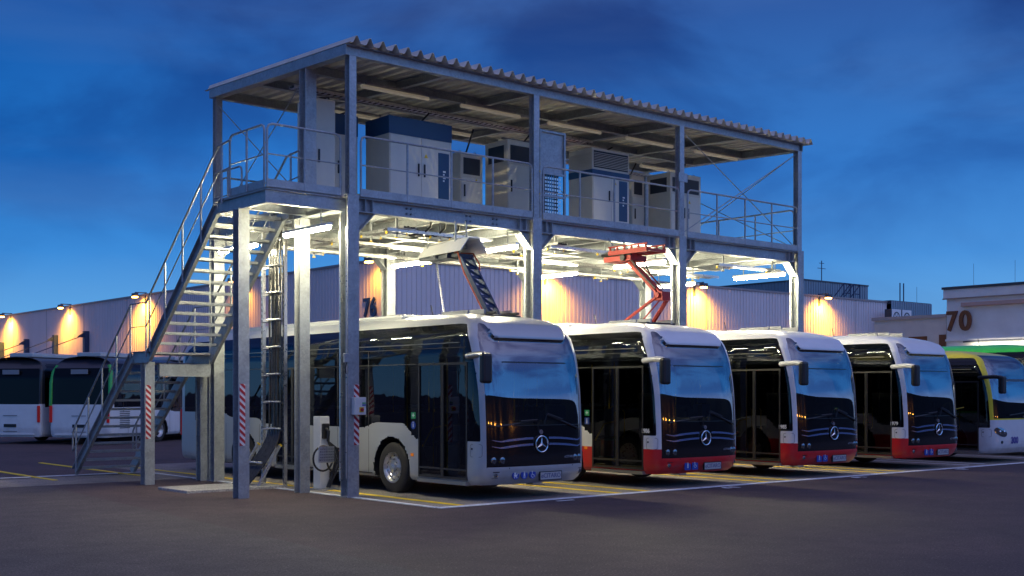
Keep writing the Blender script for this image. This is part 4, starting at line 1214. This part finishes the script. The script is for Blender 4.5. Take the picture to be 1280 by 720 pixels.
BY0 = 16.03
silver = make_bus('city_bus', SILVER, 'ecit', ALU, None, 'eCITARO', 'round', (14.28, BY0, 0), 'silver grey electric bus under the lattice charging arm, nearest the staircase', 'electric buses parked side by side')
red = make_bus('city_bus', REDWHITE, 'ecit', WHITE, '1986', 'eCITARO', 'square', (18.74, BY0, 0), 'white bus with red skirt, number 1986, under the red charging arm', 'electric buses parked side by side')
for i, (fl, x, lb) in enumerate((('1985', 23.16, 'white bus with red skirt, number 1985, between buses 1986 and 1979'), ('1979', 27.62, 'white bus with red skirt, number 1979, beside the yellow bus'))):
    c = copy_tree(red); c.location = (x, BY0, 0); c['label'] = lb
    for ch in list(c.children):
        if ch.name.startswith('fleet_number'): bpy.data.objects.remove(ch)
    side_text('fleet_number', fl, .115, SIGNWHITE, .46, 1.14, c, -BA-.004)
YW = band_paint('yellow_over_white_paint', (.70, .72, .74), (.78, .66, .02), 1.28)
GW = band_paint('green_over_white_paint', (.70, .72, .74), (.04, .80, .07), 1.28)
yb = make_bus('city_bus', YW, 'city', BLACK, None, '', 'square', (31.95, 16.1, 0), 'yellow and white bus with dark mirror, right of bus 1979', 'conventional buses at the right', extra_text='300', detail=False)
yb.scale = (1, 1, .91)
b = MB(); X = -BA-.012
b.tube([(X, 1.62, 1.55), (X, 1.5, 1.75), (X, 1.38, 1.80), (X, 1.33, 1.6), (X, 1.32, 1.2), (X, 1.30, .75)], .014, 6)
b.tube([(X, 1.62, 1.15), (X, 1.45, 1.4), (X, 1.25, 1.58), (X, .95, 1.65)], .014, 6)
b.build('yellow_emblem', YELLOWP, yb, smooth=True)
gb = make_bus('city_bus', GW, 'city', BLACK, None, '', 'square', (36.3, 16.6, 0), 'bus with bright green roof behind the yellow bus', 'conventional buses at the right', extra_text='300', detail=False)
gb.scale = (1, 1, 1.0)

# buses seen from behind on the left
FARP = band_paint('white_and_green_paint', (.72, .74, .76), (.014, .02, .04), 1.56)
FARW = band_paint('white_and_black_paint', (.72, .74, .76), (.02, .022, .03), 1.56)
ang = R(124.7)
def rear_bus(corner, paint, label, extra):
    rt = Matrix.Rotation(ang, 3, 'Z') @ Vector((-BA, BL, 0))
    root = make_bus('parked_bus', paint, 'far', BLACK, None, '', 'square', (corner[0]-rt.x, corner[1]-rt.y, 0), label, 'buses seen from behind', detail=False, rz_=ang)
    MB().box(-1.02, 1.02, BL-.03, BL+.02, .35, .42).build('rear_bumper', WHITE, root, bevel=.01)
    MB().box(-.26, .26, BL-.03, BL+.025, .66, .78).build('number_plate', BLACK, root)
    if paint is FARP:
        for sx in (-1, 1): MB().tube([(sx*1.235, BL-.10, 1.5), (sx*1.235, BL-.12, 2.4), (sx*1.20, BL-.2, 2.8), (sx*1.08, BL-.3, 3.05)], .075, 10).build('corner_trim', GREENP, root, smooth=True)
    MB().box(-.35, .35, BL-.05, BL-.02, 2.72, 2.9).build('rear_sign', mat('rear_sign_grey', (.25, .27, .3), .4), root)
    b = MB()
    for k in range(12): b.box(-BA-.012, -BA-.002, BL-1.3, BL-.65, .62+k*.07, .65+k*.07)
    b.build('engine_grille', TRIMD, root)
    b = MB().box(-.5, .5, 8.0, 11.5, 3.40, 3.58); b.box(-.8, .8, 3.5, 6.8, 3.38, 3.55); b.build('roof_unit', SILVER, root, bevel=.04)
    b = MB()
    for k in range(2): b.box(-.3, .3, BL+.0, BL+.014, .48+k*.62, .50+k*.62)
    b.build('flap_joint', TRIMD, root)
    root.scale = (1, 1, .95)
    return root
c1 = (17.0, 42.6)
rear_bus(c1, FARP, 'white bus with green corner pillars, seen from behind left of the staircase', 0)
lft = Vector((-.966*CA+.259*SA, .966*SA+.259*CA))
rear_bus((c1[0]+lft.x*2.92, c1[1]+lft.y*2.92), FARW, 'white bus with black upper rear at the left edge of the photo', 0)

# ------------------------------------------------------------------ buildings
HX, HY, HH = 33.65, 49.2, 8.5
hall = empty('factory_hall', (HX, HY, 0), 0, 'long pale corrugated factory hall number 76 behind the gantry, lit by orange wall lamps', 'hall')
def ribwall(p, q, z0, z1, nrm, pitch=.30, d=.045):
    b = MB(); p = Vector((*p, 0)); q = Vector((*q, 0)); L = (q-p).length; u = (q-p).normalized(); n = Vector((*nrm, 0))
    k = int(L/pitch); prof = []
    for i in range(k):
        a = i*pitch; prof += [(a, 0), (a+pitch*.62, 0), (a+pitch*.70, d), (a+pitch*.92, d)]
    prof.append((L, 0)); vs = []; fs = []
    for a, o in prof:
        w = p+u*a-n*o; vs += [(w.x, w.y, z0), (w.x, w.y, z1)]
    for i in range(len(prof)-1): fs.append((2*i, 2*i+2, 2*i+3, 2*i+1))
    return b.add(vs, fs)
def rel(b, o): b.v = [(x-o[0], y-o[1], z) for x, y, z in b.v]; return b
rel(ribwall((HX, HY), (HX, HY+110), 0, HH, (-1, 0)), (HX, HY)).build('wall', FACADE, hall)
rel(ribwall((HX, HY), (HX+44, HY), 0, HH, (0, -1)), (HX, HY)).build('wall', FACADE, hall)
MB().box(.06, 44, .06, 110, HH-.4, HH-.1).build('roof', TRIMD, hall)
b = MB().box(-.08, .0, -.08, 110, HH-.02, HH+.10); b.box(.001, 44, -.08, 0, HH-.02, HH+.10); b.build('parapet_cap', mat('parapet_metal', (.30, .26, .26), .5, .3), hall)
b = MB(); b.box(-.06, .10, -.06, .10, 0, HH-.03); b.build('corner_trim', PLASTER, hall)
SEAM = mat('seam_grey', (.34, .33, .35), .6)
for k in range(1, 14): MB().box(-.012, 0, k*8-.03, k*8+.03, 0, HH-.03).build('panel_seam', SEAM, hall)
for k in range(1, 6): MB().box(k*8-.03, k*8+.03, -.012, 0, 0, HH-.03).build('panel_seam', SEAM, hall)
yy76 = Yof(464, HX); text('house_number', '76', 1.3, mat('number_blue', (.01, .03, .12), .4), SIDEM((-.09, yy76-HY, 6.15)), hall, .03, .03, .95)
yv = Yof(563, HX)
# two small dark wall vents on the front wall
xv = Xof(563, HY)
for zz in (5.05, 4.75):
    tag(MB().box(-.45, .45, -.32, 0, 0, .28).build('wall_vent', TRIMD, bevel=.05), 'small dark vent hood on the hall wall, %s of the pair' % ('upper' if zz > 5 else 'lower'), 'vent', 'vents on the hall wall')
    bpy.data.objects[-1] if False else None
vents = [o for o in bpy.data.objects if o.name.startswith('wall_vent')]
for o, zz in zip(vents, (4.55, 3.7)): o.location = (xv, HY-.05, zz); o.scale = (.6, .8, .8)
# taller right end and rooftop block
b = rel(ribwall((HX+44.05, HY-.35), (83.2, HY-.35), 0, 8.62, (0, -1)), (0, 0))
e = empty('hall_extension', (HX+44, HY, 0), 0, 'blue grey corrugated hall extension behind the low annexe', 'hall')
rel(b, (HX+44, HY)); b.build('wall', BLUECLAD, e)
MB().box(.05, 5.5, -.3, 20, 8.4, 8.66).build('roof', TRIMD, e); MB().box(5.45, 5.56, -.34, 20, 0, 8.4).build('wall', BLUECLAD, e)
rbx0 = Xof(1005, HY+4)
e = empty('rooftop_block', (rbx0, HY+4, HH-.1), 0, 'blue grey corrugated block on the hall roof behind the orange lamp', 'roof block')
rel(ribwall((rbx0, HY+4), (rbx0+8.2, HY+4), 0, 1.75, (0, -1)), (rbx0, HY+4)).build('wall', BLUECLAD, e)
rel(ribwall((rbx0, HY+4), (rbx0, HY+24), 0, 1.75, (-1, 0)), (rbx0, HY+4)).build('wall', BLUECLAD, e)
MB().box(-.05, 8.25, -.05, 20, 1.75, 1.85).build('roof', TRIMD, e)
for px, lb in ((1055, 'left'), (1067, 'right')):
    x = Xof(px, HY+2)
    e = empty('roof_ladder', (x, HY+2, HH), 0, 'small railed roof ladder on the hall roof, the %s of two' % lb, 'roof ladder', 'roof ladders')
    b = MB()
    for xx in (0, .8): 
        b.tube([(xx, 0, -.1), (xx, 0, 1.4)], .05, 6); b.tube([(xx, 0, 1.4), (xx-.9, .5, .1)], .04, 6)
    b.tube([(0, 0, 1.4), (.8, 0, 1.4)], .05, 6); b.tube([(0, 0, .7), (.8, 0, .7)], .04, 6)
    b.build('rail', DBLUE, e)
# air conditioners
for px, lb in ((1117, 'left'), (1130, 'right')):
    Y = HY-1.3; x = Xof(px, Y)
    e = empty('air_conditioner', (x, Y, 5.55), 0, 'white twin fan air conditioner against the blue grey wall, %s of the pair' % lb, 'air conditioner', 'air conditioners by the annexe roof')
    MB().box(-.25, 1.0, 0, .5, .2, 2.35).build('housing', PLASTER, e, bevel=.02)
    MB().box(-.32, -.255, -.02, .52, .2, 2.35).build('side_panel', TRIMD, e)
    for zz in (.75, 1.75):
        b = MB(); b.lathe([(-.02, .34), (-.02, .42), (-.001, .42)], 24, (.38, 0, zz), 'y'); b.lathe([(-.012, 0), (-.012, .1)], 12, (.38, 0, zz), 'y')
        for k in range(6): b.bar((.38, -.012, zz), (.38+.4*math.cos(k*PI/3), -.012, zz+.4*math.sin(k*PI/3)), .02, .02)
        b.build('fan', TRIMD, e)
    MB().box(-.3, 1.05, 0, .6, -.6, .2).build('stand', TRIMD, e)
def antenna(px, Y, z0, h, r, lb, cat='antenna', cross=0):
    x = Xof(px, Y)
    b = MB().tube([(0, 0, 0), (0, 0, h)], r, 6)
    if cross: b.bar((-.5, 0, h*.7), (.5, 0, h*.7), .04, .04); b.bar((-.3, 0, h*.9), (.3, 0, h*.9), .04, .04); b.bar((0, 0, .3), (.9, 0, .3), .06, .06)
    o = b.build('antenna', DBLUE); o.location = (x, Y, z0); tag(o, lb, cat)
antenna(1027, HY+6, 10.1, 2.0, .04, 'antenna with crossbars on the block above the hall roof', cross=1)
antenna(1125, HY+1, 8.6, 1.6, .05, 'thick mast behind the air conditioners, left of the pair')
antenna(1129.5, HY+1, 8.6, 1.6, .05, 'thick mast behind the air conditioners, right of the pair')
antenna(1146, HY+2, 8.6, 1.6, .015, 'thin lightning rod on the blue grey extension roof')
# low annexe and building 70
AX = 55.1; AY0 = Yof(1183, AX); AY1 = Yof(1093, AX)
e = empty('annexe', (AX, AY0, 0), 0, 'low cream rendered annexe between the hall and building 70', 'annexe')
L = AY1-AY0
MB().box(0, .3, 0, L, 0, 5.65).build('wall', PLASTER2, e); MB().box(.3, 20, L-.3, L, 0, 5.65).build('wall', PLASTER2, e)
MB().box(-.12, .5, -.02, L+.1, 5.651, 5.82).build('parapet_cap', mat('cap_pink', (.45, .38, .36), .6), e); MB().box(.301, 20, .1, L-.31, 5.2, 5.5).build('roof', TRIMD, e)
y_a, y_b = Yof(1159, AX)-AY0, Yof(1137, AX)-AY0
w_ = MB().box(-.10, -.001, y_a, y_b, 4.15, 4.75).build('window', LETTER, e); MB().box(-.06, -.002, y_a+.12, y_b-.12, 3.1, 4.149).build('pane', WOODWIN, w_)
MB().box(-.10, -.001, .02, .35, 4.2, 4.8).build('window', LETTER, e)
BHH = 7.02
e = empty('office_building', (AX-.0, AY0-20, 0), 0, 'pale rendered building numbered 70 at the right edge', 'building')
MB().box(0, 20, 0, 20-.02, 0, BHH).build('wall', PLASTER, e)
MB().box(-.12, 20, -.1, 20.12, BHH-.46, BHH).build('cornice', PLASTER, e, bevel=.04)
MB().box(-.2, 20, -.2, 20.15, BHH+.002, BHH+.12).build('roof_edge', TRIMD, e)
MB().box(-.16, -.121, -.1, 20.13, BHH-.5, BHH-.44).build('cornice_trim', mat('trim_brown', (.30, .24, .22), .6), e)
MB().box(-.12, -.001, 0, 20, 4.45, 4.55).build('string_course', PLASTER, e)
ys = Yof(1204, AX)-(AY0-20)
MB().box(-.25, -.01, 0, ys, 6.12, 6.32).build('light_strip', mat('copper_strip', (.62, .36, .30), .4, .4), e, bevel=.02)
y7, y0_ = Yof(1193, AX)-(AY0-20), Yof(1210, AX)-(AY0-20)
text('house_number', '7', 1.35, LETTER, SIDEM((-.26, y7, 5.38)), e, .07, .03, .85); text('house_number', '0', 1.35, LETTER, SIDEM((-.26, y0_, 5.38)), e, .07, .03, .95)
for px, z0 in ((1204, BHH), (1256, BHH)): 
    o = MB().tube([(0, 0, 0), (0, 0, 1.3)], .008, 5).build('antenna', DBLUE); o.location = (AX+1, Yof(px, AX), z0)
    tag(o, 'thin lightning rod on the roof of building 70, %s of two' % ('left' if px < 1230 else 'right'), 'lightning rod', 'lightning rods')
dl = empty('strip_lamp', (AX-.12, AY0-9, 4.38), 0, 'long strip lamp washing the lower wall of building 70', 'lamp')
MB().box(-.10, 0, -8, 8, -.02, .05).build('housing', TRIMD, dl)
l = bpy.data.lights.new('strip_light', 'AREA'); l.shape = 'RECTANGLE'; l.size = .1; l.size_y = 15; l.energy = 260; l.color = (1., .9, .65)
lo = bpy.data.objects.new('strip_light', l); COL.objects.link(lo); lo.parent = dl; lo.location = (-.30, 0, -.04); lo.rotation_euler = (0, R(-35), 0)
# canopies on the hall's left wall
def hz(px, py): # height on the left wall
    Y = Yof(px, HX); z = CA*Y+SA*HX; return CAMH+(HOR-py)*z/F
for i, (px, py, lb) in enumerate(((110.5, 414, 'nearest the staircase'), (72, 419, 'lit orange below the second lamp'), (36, 424, 'dark one between two orange lamps'), (4.5, 428, 'lit orange at the left photo edge'))):
    Y = Yof(px, HX); z = hz(px, py)
    e = empty('canopy_bracket', (HX, Y, 0), 0, 'canopy post with tie rod on the hall wall, %s' % lb, 'bracket', 'canopy brackets on the hall wall')
    MB().box(-.36, -.02, -.2, .2, z-2.8, z).build('post', DBLUE, e)
    MB().bar((-.3, 0, z-.3), (-4.6, .0, z-2.0), .06, .06).build('tie_rod', DBLUE, e)
    MB().prism([(-.35, z-.1), (-.85, z-.42), (-.35, z-.5)], -.05, .05, lambda a, b_, c: (a, c, b_)).build('gusset', DBLUE, e)
Ya, Yb = Yof(118, HX), Yof(0, HX)+8
zc = hz(110, 452)
e = empty('loading_canopy', (HX, Ya, 0), 0, 'flat loading canopy with pale edge along the hall wall behind the white buses', 'canopy')
MB().box(-4.9, -.05, 0, Yb-Ya, zc-.35, zc-.05).build('roof', mat('canopy_sheet', (.30, .30, .27), .5, .2, .1, 2), e)
MB().box(-4.98, -4.9, -.05, Yb-Ya, zc-.42, zc).build('fascia', PLASTER, e)

# wall lamps --------------------------------------------------------------------
def wall_lamp(x, y, z, nrm, label, power=900):
    power *= .75+.5*abs(mnoise(Vector((x*.37, y*.21, 2)))*2)
    e = empty('wall_lamp', (x, y, z), 0, label, 'wall lamp', 'orange wall lamps on the hall')
    nx, ny = nrm
    tx, ty = -ny, nx
    o = (nx*.75, ny*.75)
    b = MB().bar((0, 0, -.5), (0, 0, .32), .12, .12).bar((0, 0, .28), (o[0], o[1], .28), .07, .07); b.build('arm', DBLUE, e)
    c = Vector((o[0], o[1], .12)); T = Vector((tx, ty, 0))
    MB().bar(c-T*.24, c+T*.24, .30, .22).build('housing', TRIMD, e, bevel=.03)
    c2 = c-Vector((0, 0, .15)); MB().bar(c2-T*.20, c2+T*.20, .27, .09).build('lens', LAMP_ON, e, bevel=.02)
    l = bpy.data.lights.new('lamp_light', 'SPOT'); l.energy = power; l.color = (1., .43, .03); l.spot_size = R(150); l.spot_blend = 1.; l.shadow_soft_size = .2
    lo = bpy.data.objects.new('lamp_light', l); COL.objects.link(lo); lo.parent = e; lo.location = (o[0]*1.0, o[1]*1.0, -.25)
    d = Vector((-nx*.55, -ny*.55, -1)); lo.rotation_euler = d.to_track_quat('-Z', 'Y').to_euler()
for px, lb in ((14, 'at the left photo edge above the canopy'), (88, 'second from the left photo edge'), (182, 'beside the stair handrail'), (304, 'behind the upper stair flight'), (477, 'at the hall corner beside number 76')):
    Y = Yof(px, HX); wall_lamp(HX, Y, HH-.12, (-1, 0), 'orange lamp on the hall left wall %s' % lb, {477: 320, 304: 900}.get(px, 3000))
for px, lb in ((681, 'right of the second front column'), (868, 'right of the third front column'), (1024, 'right of the gantry')):
    X = Xof(px, HY); wall_lamp(X, HY, HH-.12, (0, -1), 'orange lamp on the hall front wall %s' % lb, 2700)

# town behind the viewer, mirrored in the windscreens -------------------------------
e = empty('warehouse', (0, -46, 0), 0, 'long dark warehouse across the yard, seen only as a reflection in the windscreens', 'warehouse')
MB().box(-230, 320, -20, 0, 0, 12.0).build('wall', mat('warehouse_dark', (.10, .09, .09), .8), e)
MB().box(-60, -20, -20, .2, 12.0, 13.6).build('wall', MATS['warehouse_dark'], e)
for i, x in enumerate((-40, -24, -9, 6, 20, 36, 52)):
    e = empty('yard_lamp', (x, -45.4, 5.2), 0, 'orange lamp on the warehouse wall across the yard, reflected in the windscreens', 'wall lamp', 'lamps reflected in the windscreens')
    MB().bar((0, 0, 0), (0, .5, .1), .08, .08).build('arm', DBLUE, e)
    MB().sphere((0, .6, 0), .34, 12, 8, (1, 1, .8)).build('lens', mat('yard_lamp_lens', (1, .6, .2), .5, emit=(1., .38, .05), es=120), e)

# ------------------------------------------------------------------ sky
w = bpy.data.worlds.new('World'); S.world = w; w.use_nodes = True
nt = w.node_tree; N = nt.nodes; L = nt.links
bg = N['Background']
SKY_S = 1.0
tc = N.new('ShaderNodeTexCoord'); sp = N.new('ShaderNodeSeparateXYZ'); L.new(tc.outputs['Generated'], sp.inputs[0])
ramp = N.new('ShaderNodeValToRGB'); cr = ramp.color_ramp
stops = [(-.2, (.01, .012, .02)), (-.01, (.10, .13, .18)), (.0, (.20, .47, .80)), (.05, (.115, .38, .76)), (.11, (.035, .25, .69)), (.18, (.006, .165, .58)), (.30, (.002, .075, .35)), (.48, (.06, .12, .38)), (1., (.34, .33, .58))]
mr = N.new('ShaderNodeMapRange'); mr.inputs['From Min'].default_value = -.2; mr.inputs['From Max'].default_value = 1.; L.new(sp.outputs['Z'], mr.inputs['Value'])
while len(cr.elements) < len(stops): cr.elements.new(.5)
for el, (p, c) in zip(cr.elements, stops): el.position = (p+.2)/1.2; el.color = (*c, 1)
L.new(mr.outputs['Result'], ramp.inputs['Fac'])
# brighter, pinker afterglow low in the west, behind the viewer
dotn = N.new('ShaderNodeVectorMath'); dotn.operation = 'DOT_PRODUCT'; dotn.inputs[1].default_value = (.25, -.968, 0); L.new(tc.outputs['Generated'], dotn.inputs[0])
mg = N.new('ShaderNodeMapRange'); mg.inputs['From Min'].default_value = -.1; mg.inputs['From Max'].default_value = 1.; mg.interpolation_type = 'SMOOTHSTEP'; L.new(dotn.outputs['Value'], mg.inputs['Value'])
glow = N.new('ShaderNodeValToRGB'); g = glow.color_ramp
gst = [(0., (.0, .0, .0)), (.165, (.05, .04, .05)), (.175, (.85, .56, .55)), (.21, (.55, .52, .74)), (.30, (.10, .38, .92)), (.45, (.08, .40, .98)), (.62, (.46, .50, .85)), (1., (.6, .5, .62))]
while len(g.elements) < len(gst): g.elements.new(.5)
for el, (p, c) in zip(g.elements, gst): el.position = p; el.color = (*c, 1)
L.new(mr.outputs['Result'], glow.inputs['Fac'])
gm = N.new('ShaderNodeMix'); gm.data_type = 'RGBA'; gm.blend_type = 'ADD'; L.new(mg.outputs['Result'], gm.inputs[0]); L.new(ramp.outputs['Color'], gm.inputs[6]); L.new(glow.outputs['Color'], gm.inputs[7])
rd = N.new('ShaderNodeVectorMath'); rd.operation = 'DOT_PRODUCT'; rd.inputs[1].default_value = (.93, .37, 0); L.new(tc.outputs['Generated'], rd.inputs[0])
rm = N.new('ShaderNodeMapRange'); rm.inputs['From Min'].default_value = .55; rm.inputs['From Max'].default_value = 1.; rm.inputs['To Max'].default_value = .3; L.new(rd.outputs['Value'], rm.inputs['Value'])
ra = N.new('ShaderNodeMix'); ra.data_type = 'RGBA'; ra.blend_type = 'ADD'; ra.inputs[7].default_value = (.10, .12, .10, 1); L.new(rm.outputs['Result'], ra.inputs[0]); L.new(gm.outputs[2], ra.inputs[6])
gm = ra
# soft clouds
mp = N.new('ShaderNodeMapping'); mp.inputs['Scale'].default_value = (2.2, 2.2, 4.2); mp.inputs['Rotation'].default_value = (.0, .1, .3); mp.inputs['Location'].default_value = (2.3, .7, .4); L.new(tc.outputs['Generated'], mp.inputs['Vector'])
cn = N.new('ShaderNodeTexNoise'); cn.inputs['Scale'].default_value = 1.9; cn.inputs['Detail'].default_value = 7; cn.inputs['Roughness'].default_value = .52; cn.inputs['Distortion'].default_value = .4; L.new(mp.outputs['Vector'], cn.inputs['Vector'])
cm = N.new('ShaderNodeMapRange'); cm.inputs['From Min'].default_value = .40; cm.inputs['From Max'].default_value = .64; cm.interpolation_type = 'SMOOTHSTEP'; L.new(cn.outputs['Fac'], cm.inputs['Value'])
cl = N.new('ShaderNodeMix'); cl.data_type = 'RGBA'; cl.blend_type = 'MIX'
hz_ = N.new('ShaderNodeMapRange'); hz_.inputs['From Min'].default_value = .02; hz_.inputs['From Max'].default_value = .30; hz_.inputs['To Min'].default_value = .18; hz_.inputs['To Max'].default_value = .95; L.new(sp.outputs['Z'], hz_.inputs['Value'])
mul = N.new('ShaderNodeMath'); mul.operation = 'MULTIPLY'; L.new(hz_.outputs['Result'], mul.inputs[1]); L.new(cm.outputs['Result'], mul.inputs[0]); L.new(mul.outputs[0], cl.inputs[0])
dk = N.new('ShaderNodeMix'); dk.data_type = 'RGBA'; dk.blend_type = 'MULTIPLY'; dk.inputs[0].default_value = 1.; dk.inputs[7].default_value = (.40, .42, .56, 1); L.new(gm.outputs[2], dk.inputs[6])
L.new(gm.outputs[2], cl.inputs[6]); L.new(dk.outputs[2], cl.inputs[7])
# faint light streaks
mp2 = N.new('ShaderNodeMapping'); mp2.inputs['Scale'].default_value = (1.2, 1.2, 7.0); mp2.inputs['Location'].default_value = (5., 1., 2.); L.new(tc.outputs['Generated'], mp2.inputs['Vector'])
cn2 = N.new('ShaderNodeTexNoise'); cn2.inputs['Scale'].default_value = 2.4; cn2.inputs['Detail'].default_value = 8; L.new(mp2.outputs['Vector'], cn2.inputs['Vector'])
cm2 = N.new('ShaderNodeMapRange'); cm2.inputs['From Min'].default_value = .48; cm2.inputs['From Max'].default_value = .75; L.new(cn2.outputs['Fac'], cm2.inputs['Value'])
m3 = N.new('ShaderNodeMath'); m3.operation = 'MULTIPLY'; m3.inputs[1].default_value = .10; L.new(cm2.outputs['Result'], m3.inputs[0])
br = N.new('ShaderNodeMix'); br.data_type = 'RGBA'; br.blend_type = 'MIX'; br.inputs[7].default_value = (.20, .32, .55, 1); L.new(m3.outputs[0], br.inputs[0]); L.new(cl.outputs[2], br.inputs[6])
# the physical twilight sky on top, very faint
ns = N.new('ShaderNodeTexSky'); ns.sky_type = 'NISHITA'; ns.sun_disc = False; ns.sun_elevation = R(1.0); ns.sun_rotation = R(165); ns.air_density = 1.0
nm = N.new('ShaderNodeMix'); nm.data_type = 'RGBA'; nm.blend_type = 'ADD'; nm.inputs[0].default_value = .003; L.new(br.outputs[2], nm.inputs[6]); L.new(ns.outputs['Color'], nm.inputs[7])
L.new(nm.outputs[2], bg.inputs['Color']); bg.inputs['Strength'].default_value = SKY_S
sl = bpy.data.lights.new('sun', 'SUN'); sl.energy = .07; sl.angle = R(85); sl.color = (1., .70, .62)
so = bpy.data.objects.new('sun', sl); COL.objects.link(so)
so.rotation_euler = Vector((-.25, .95, -.16)).to_track_quat('-Z', 'Y').to_euler()

# ------------------------------------------------------------------ camera
cam = bpy.data.cameras.new('camera'); co = bpy.data.objects.new('camera', cam); COL.objects.link(co)
co.location = (0, 0, CAMH); co.rotation_euler = (R(90), 0, -math.atan2(SA, CA))
cam.sensor_width = 36; cam.lens = 36*F/1280; cam.shift_y = (HOR-360)/1280; cam.clip_end = 3000
S.camera = co
S.view_settings.view_transform = 'Standard'; S.view_settings.look = 'None'; S.view_settings.exposure = 0; S.view_settings.gamma = 1
S.view_settings.use_curve_mapping = False
S.cycles.use_denoising = True
S.cycles.max_bounces = 8; S.cycles.transparent_max_bounces = 12; S.cycles.sample_clamp_indirect = 6
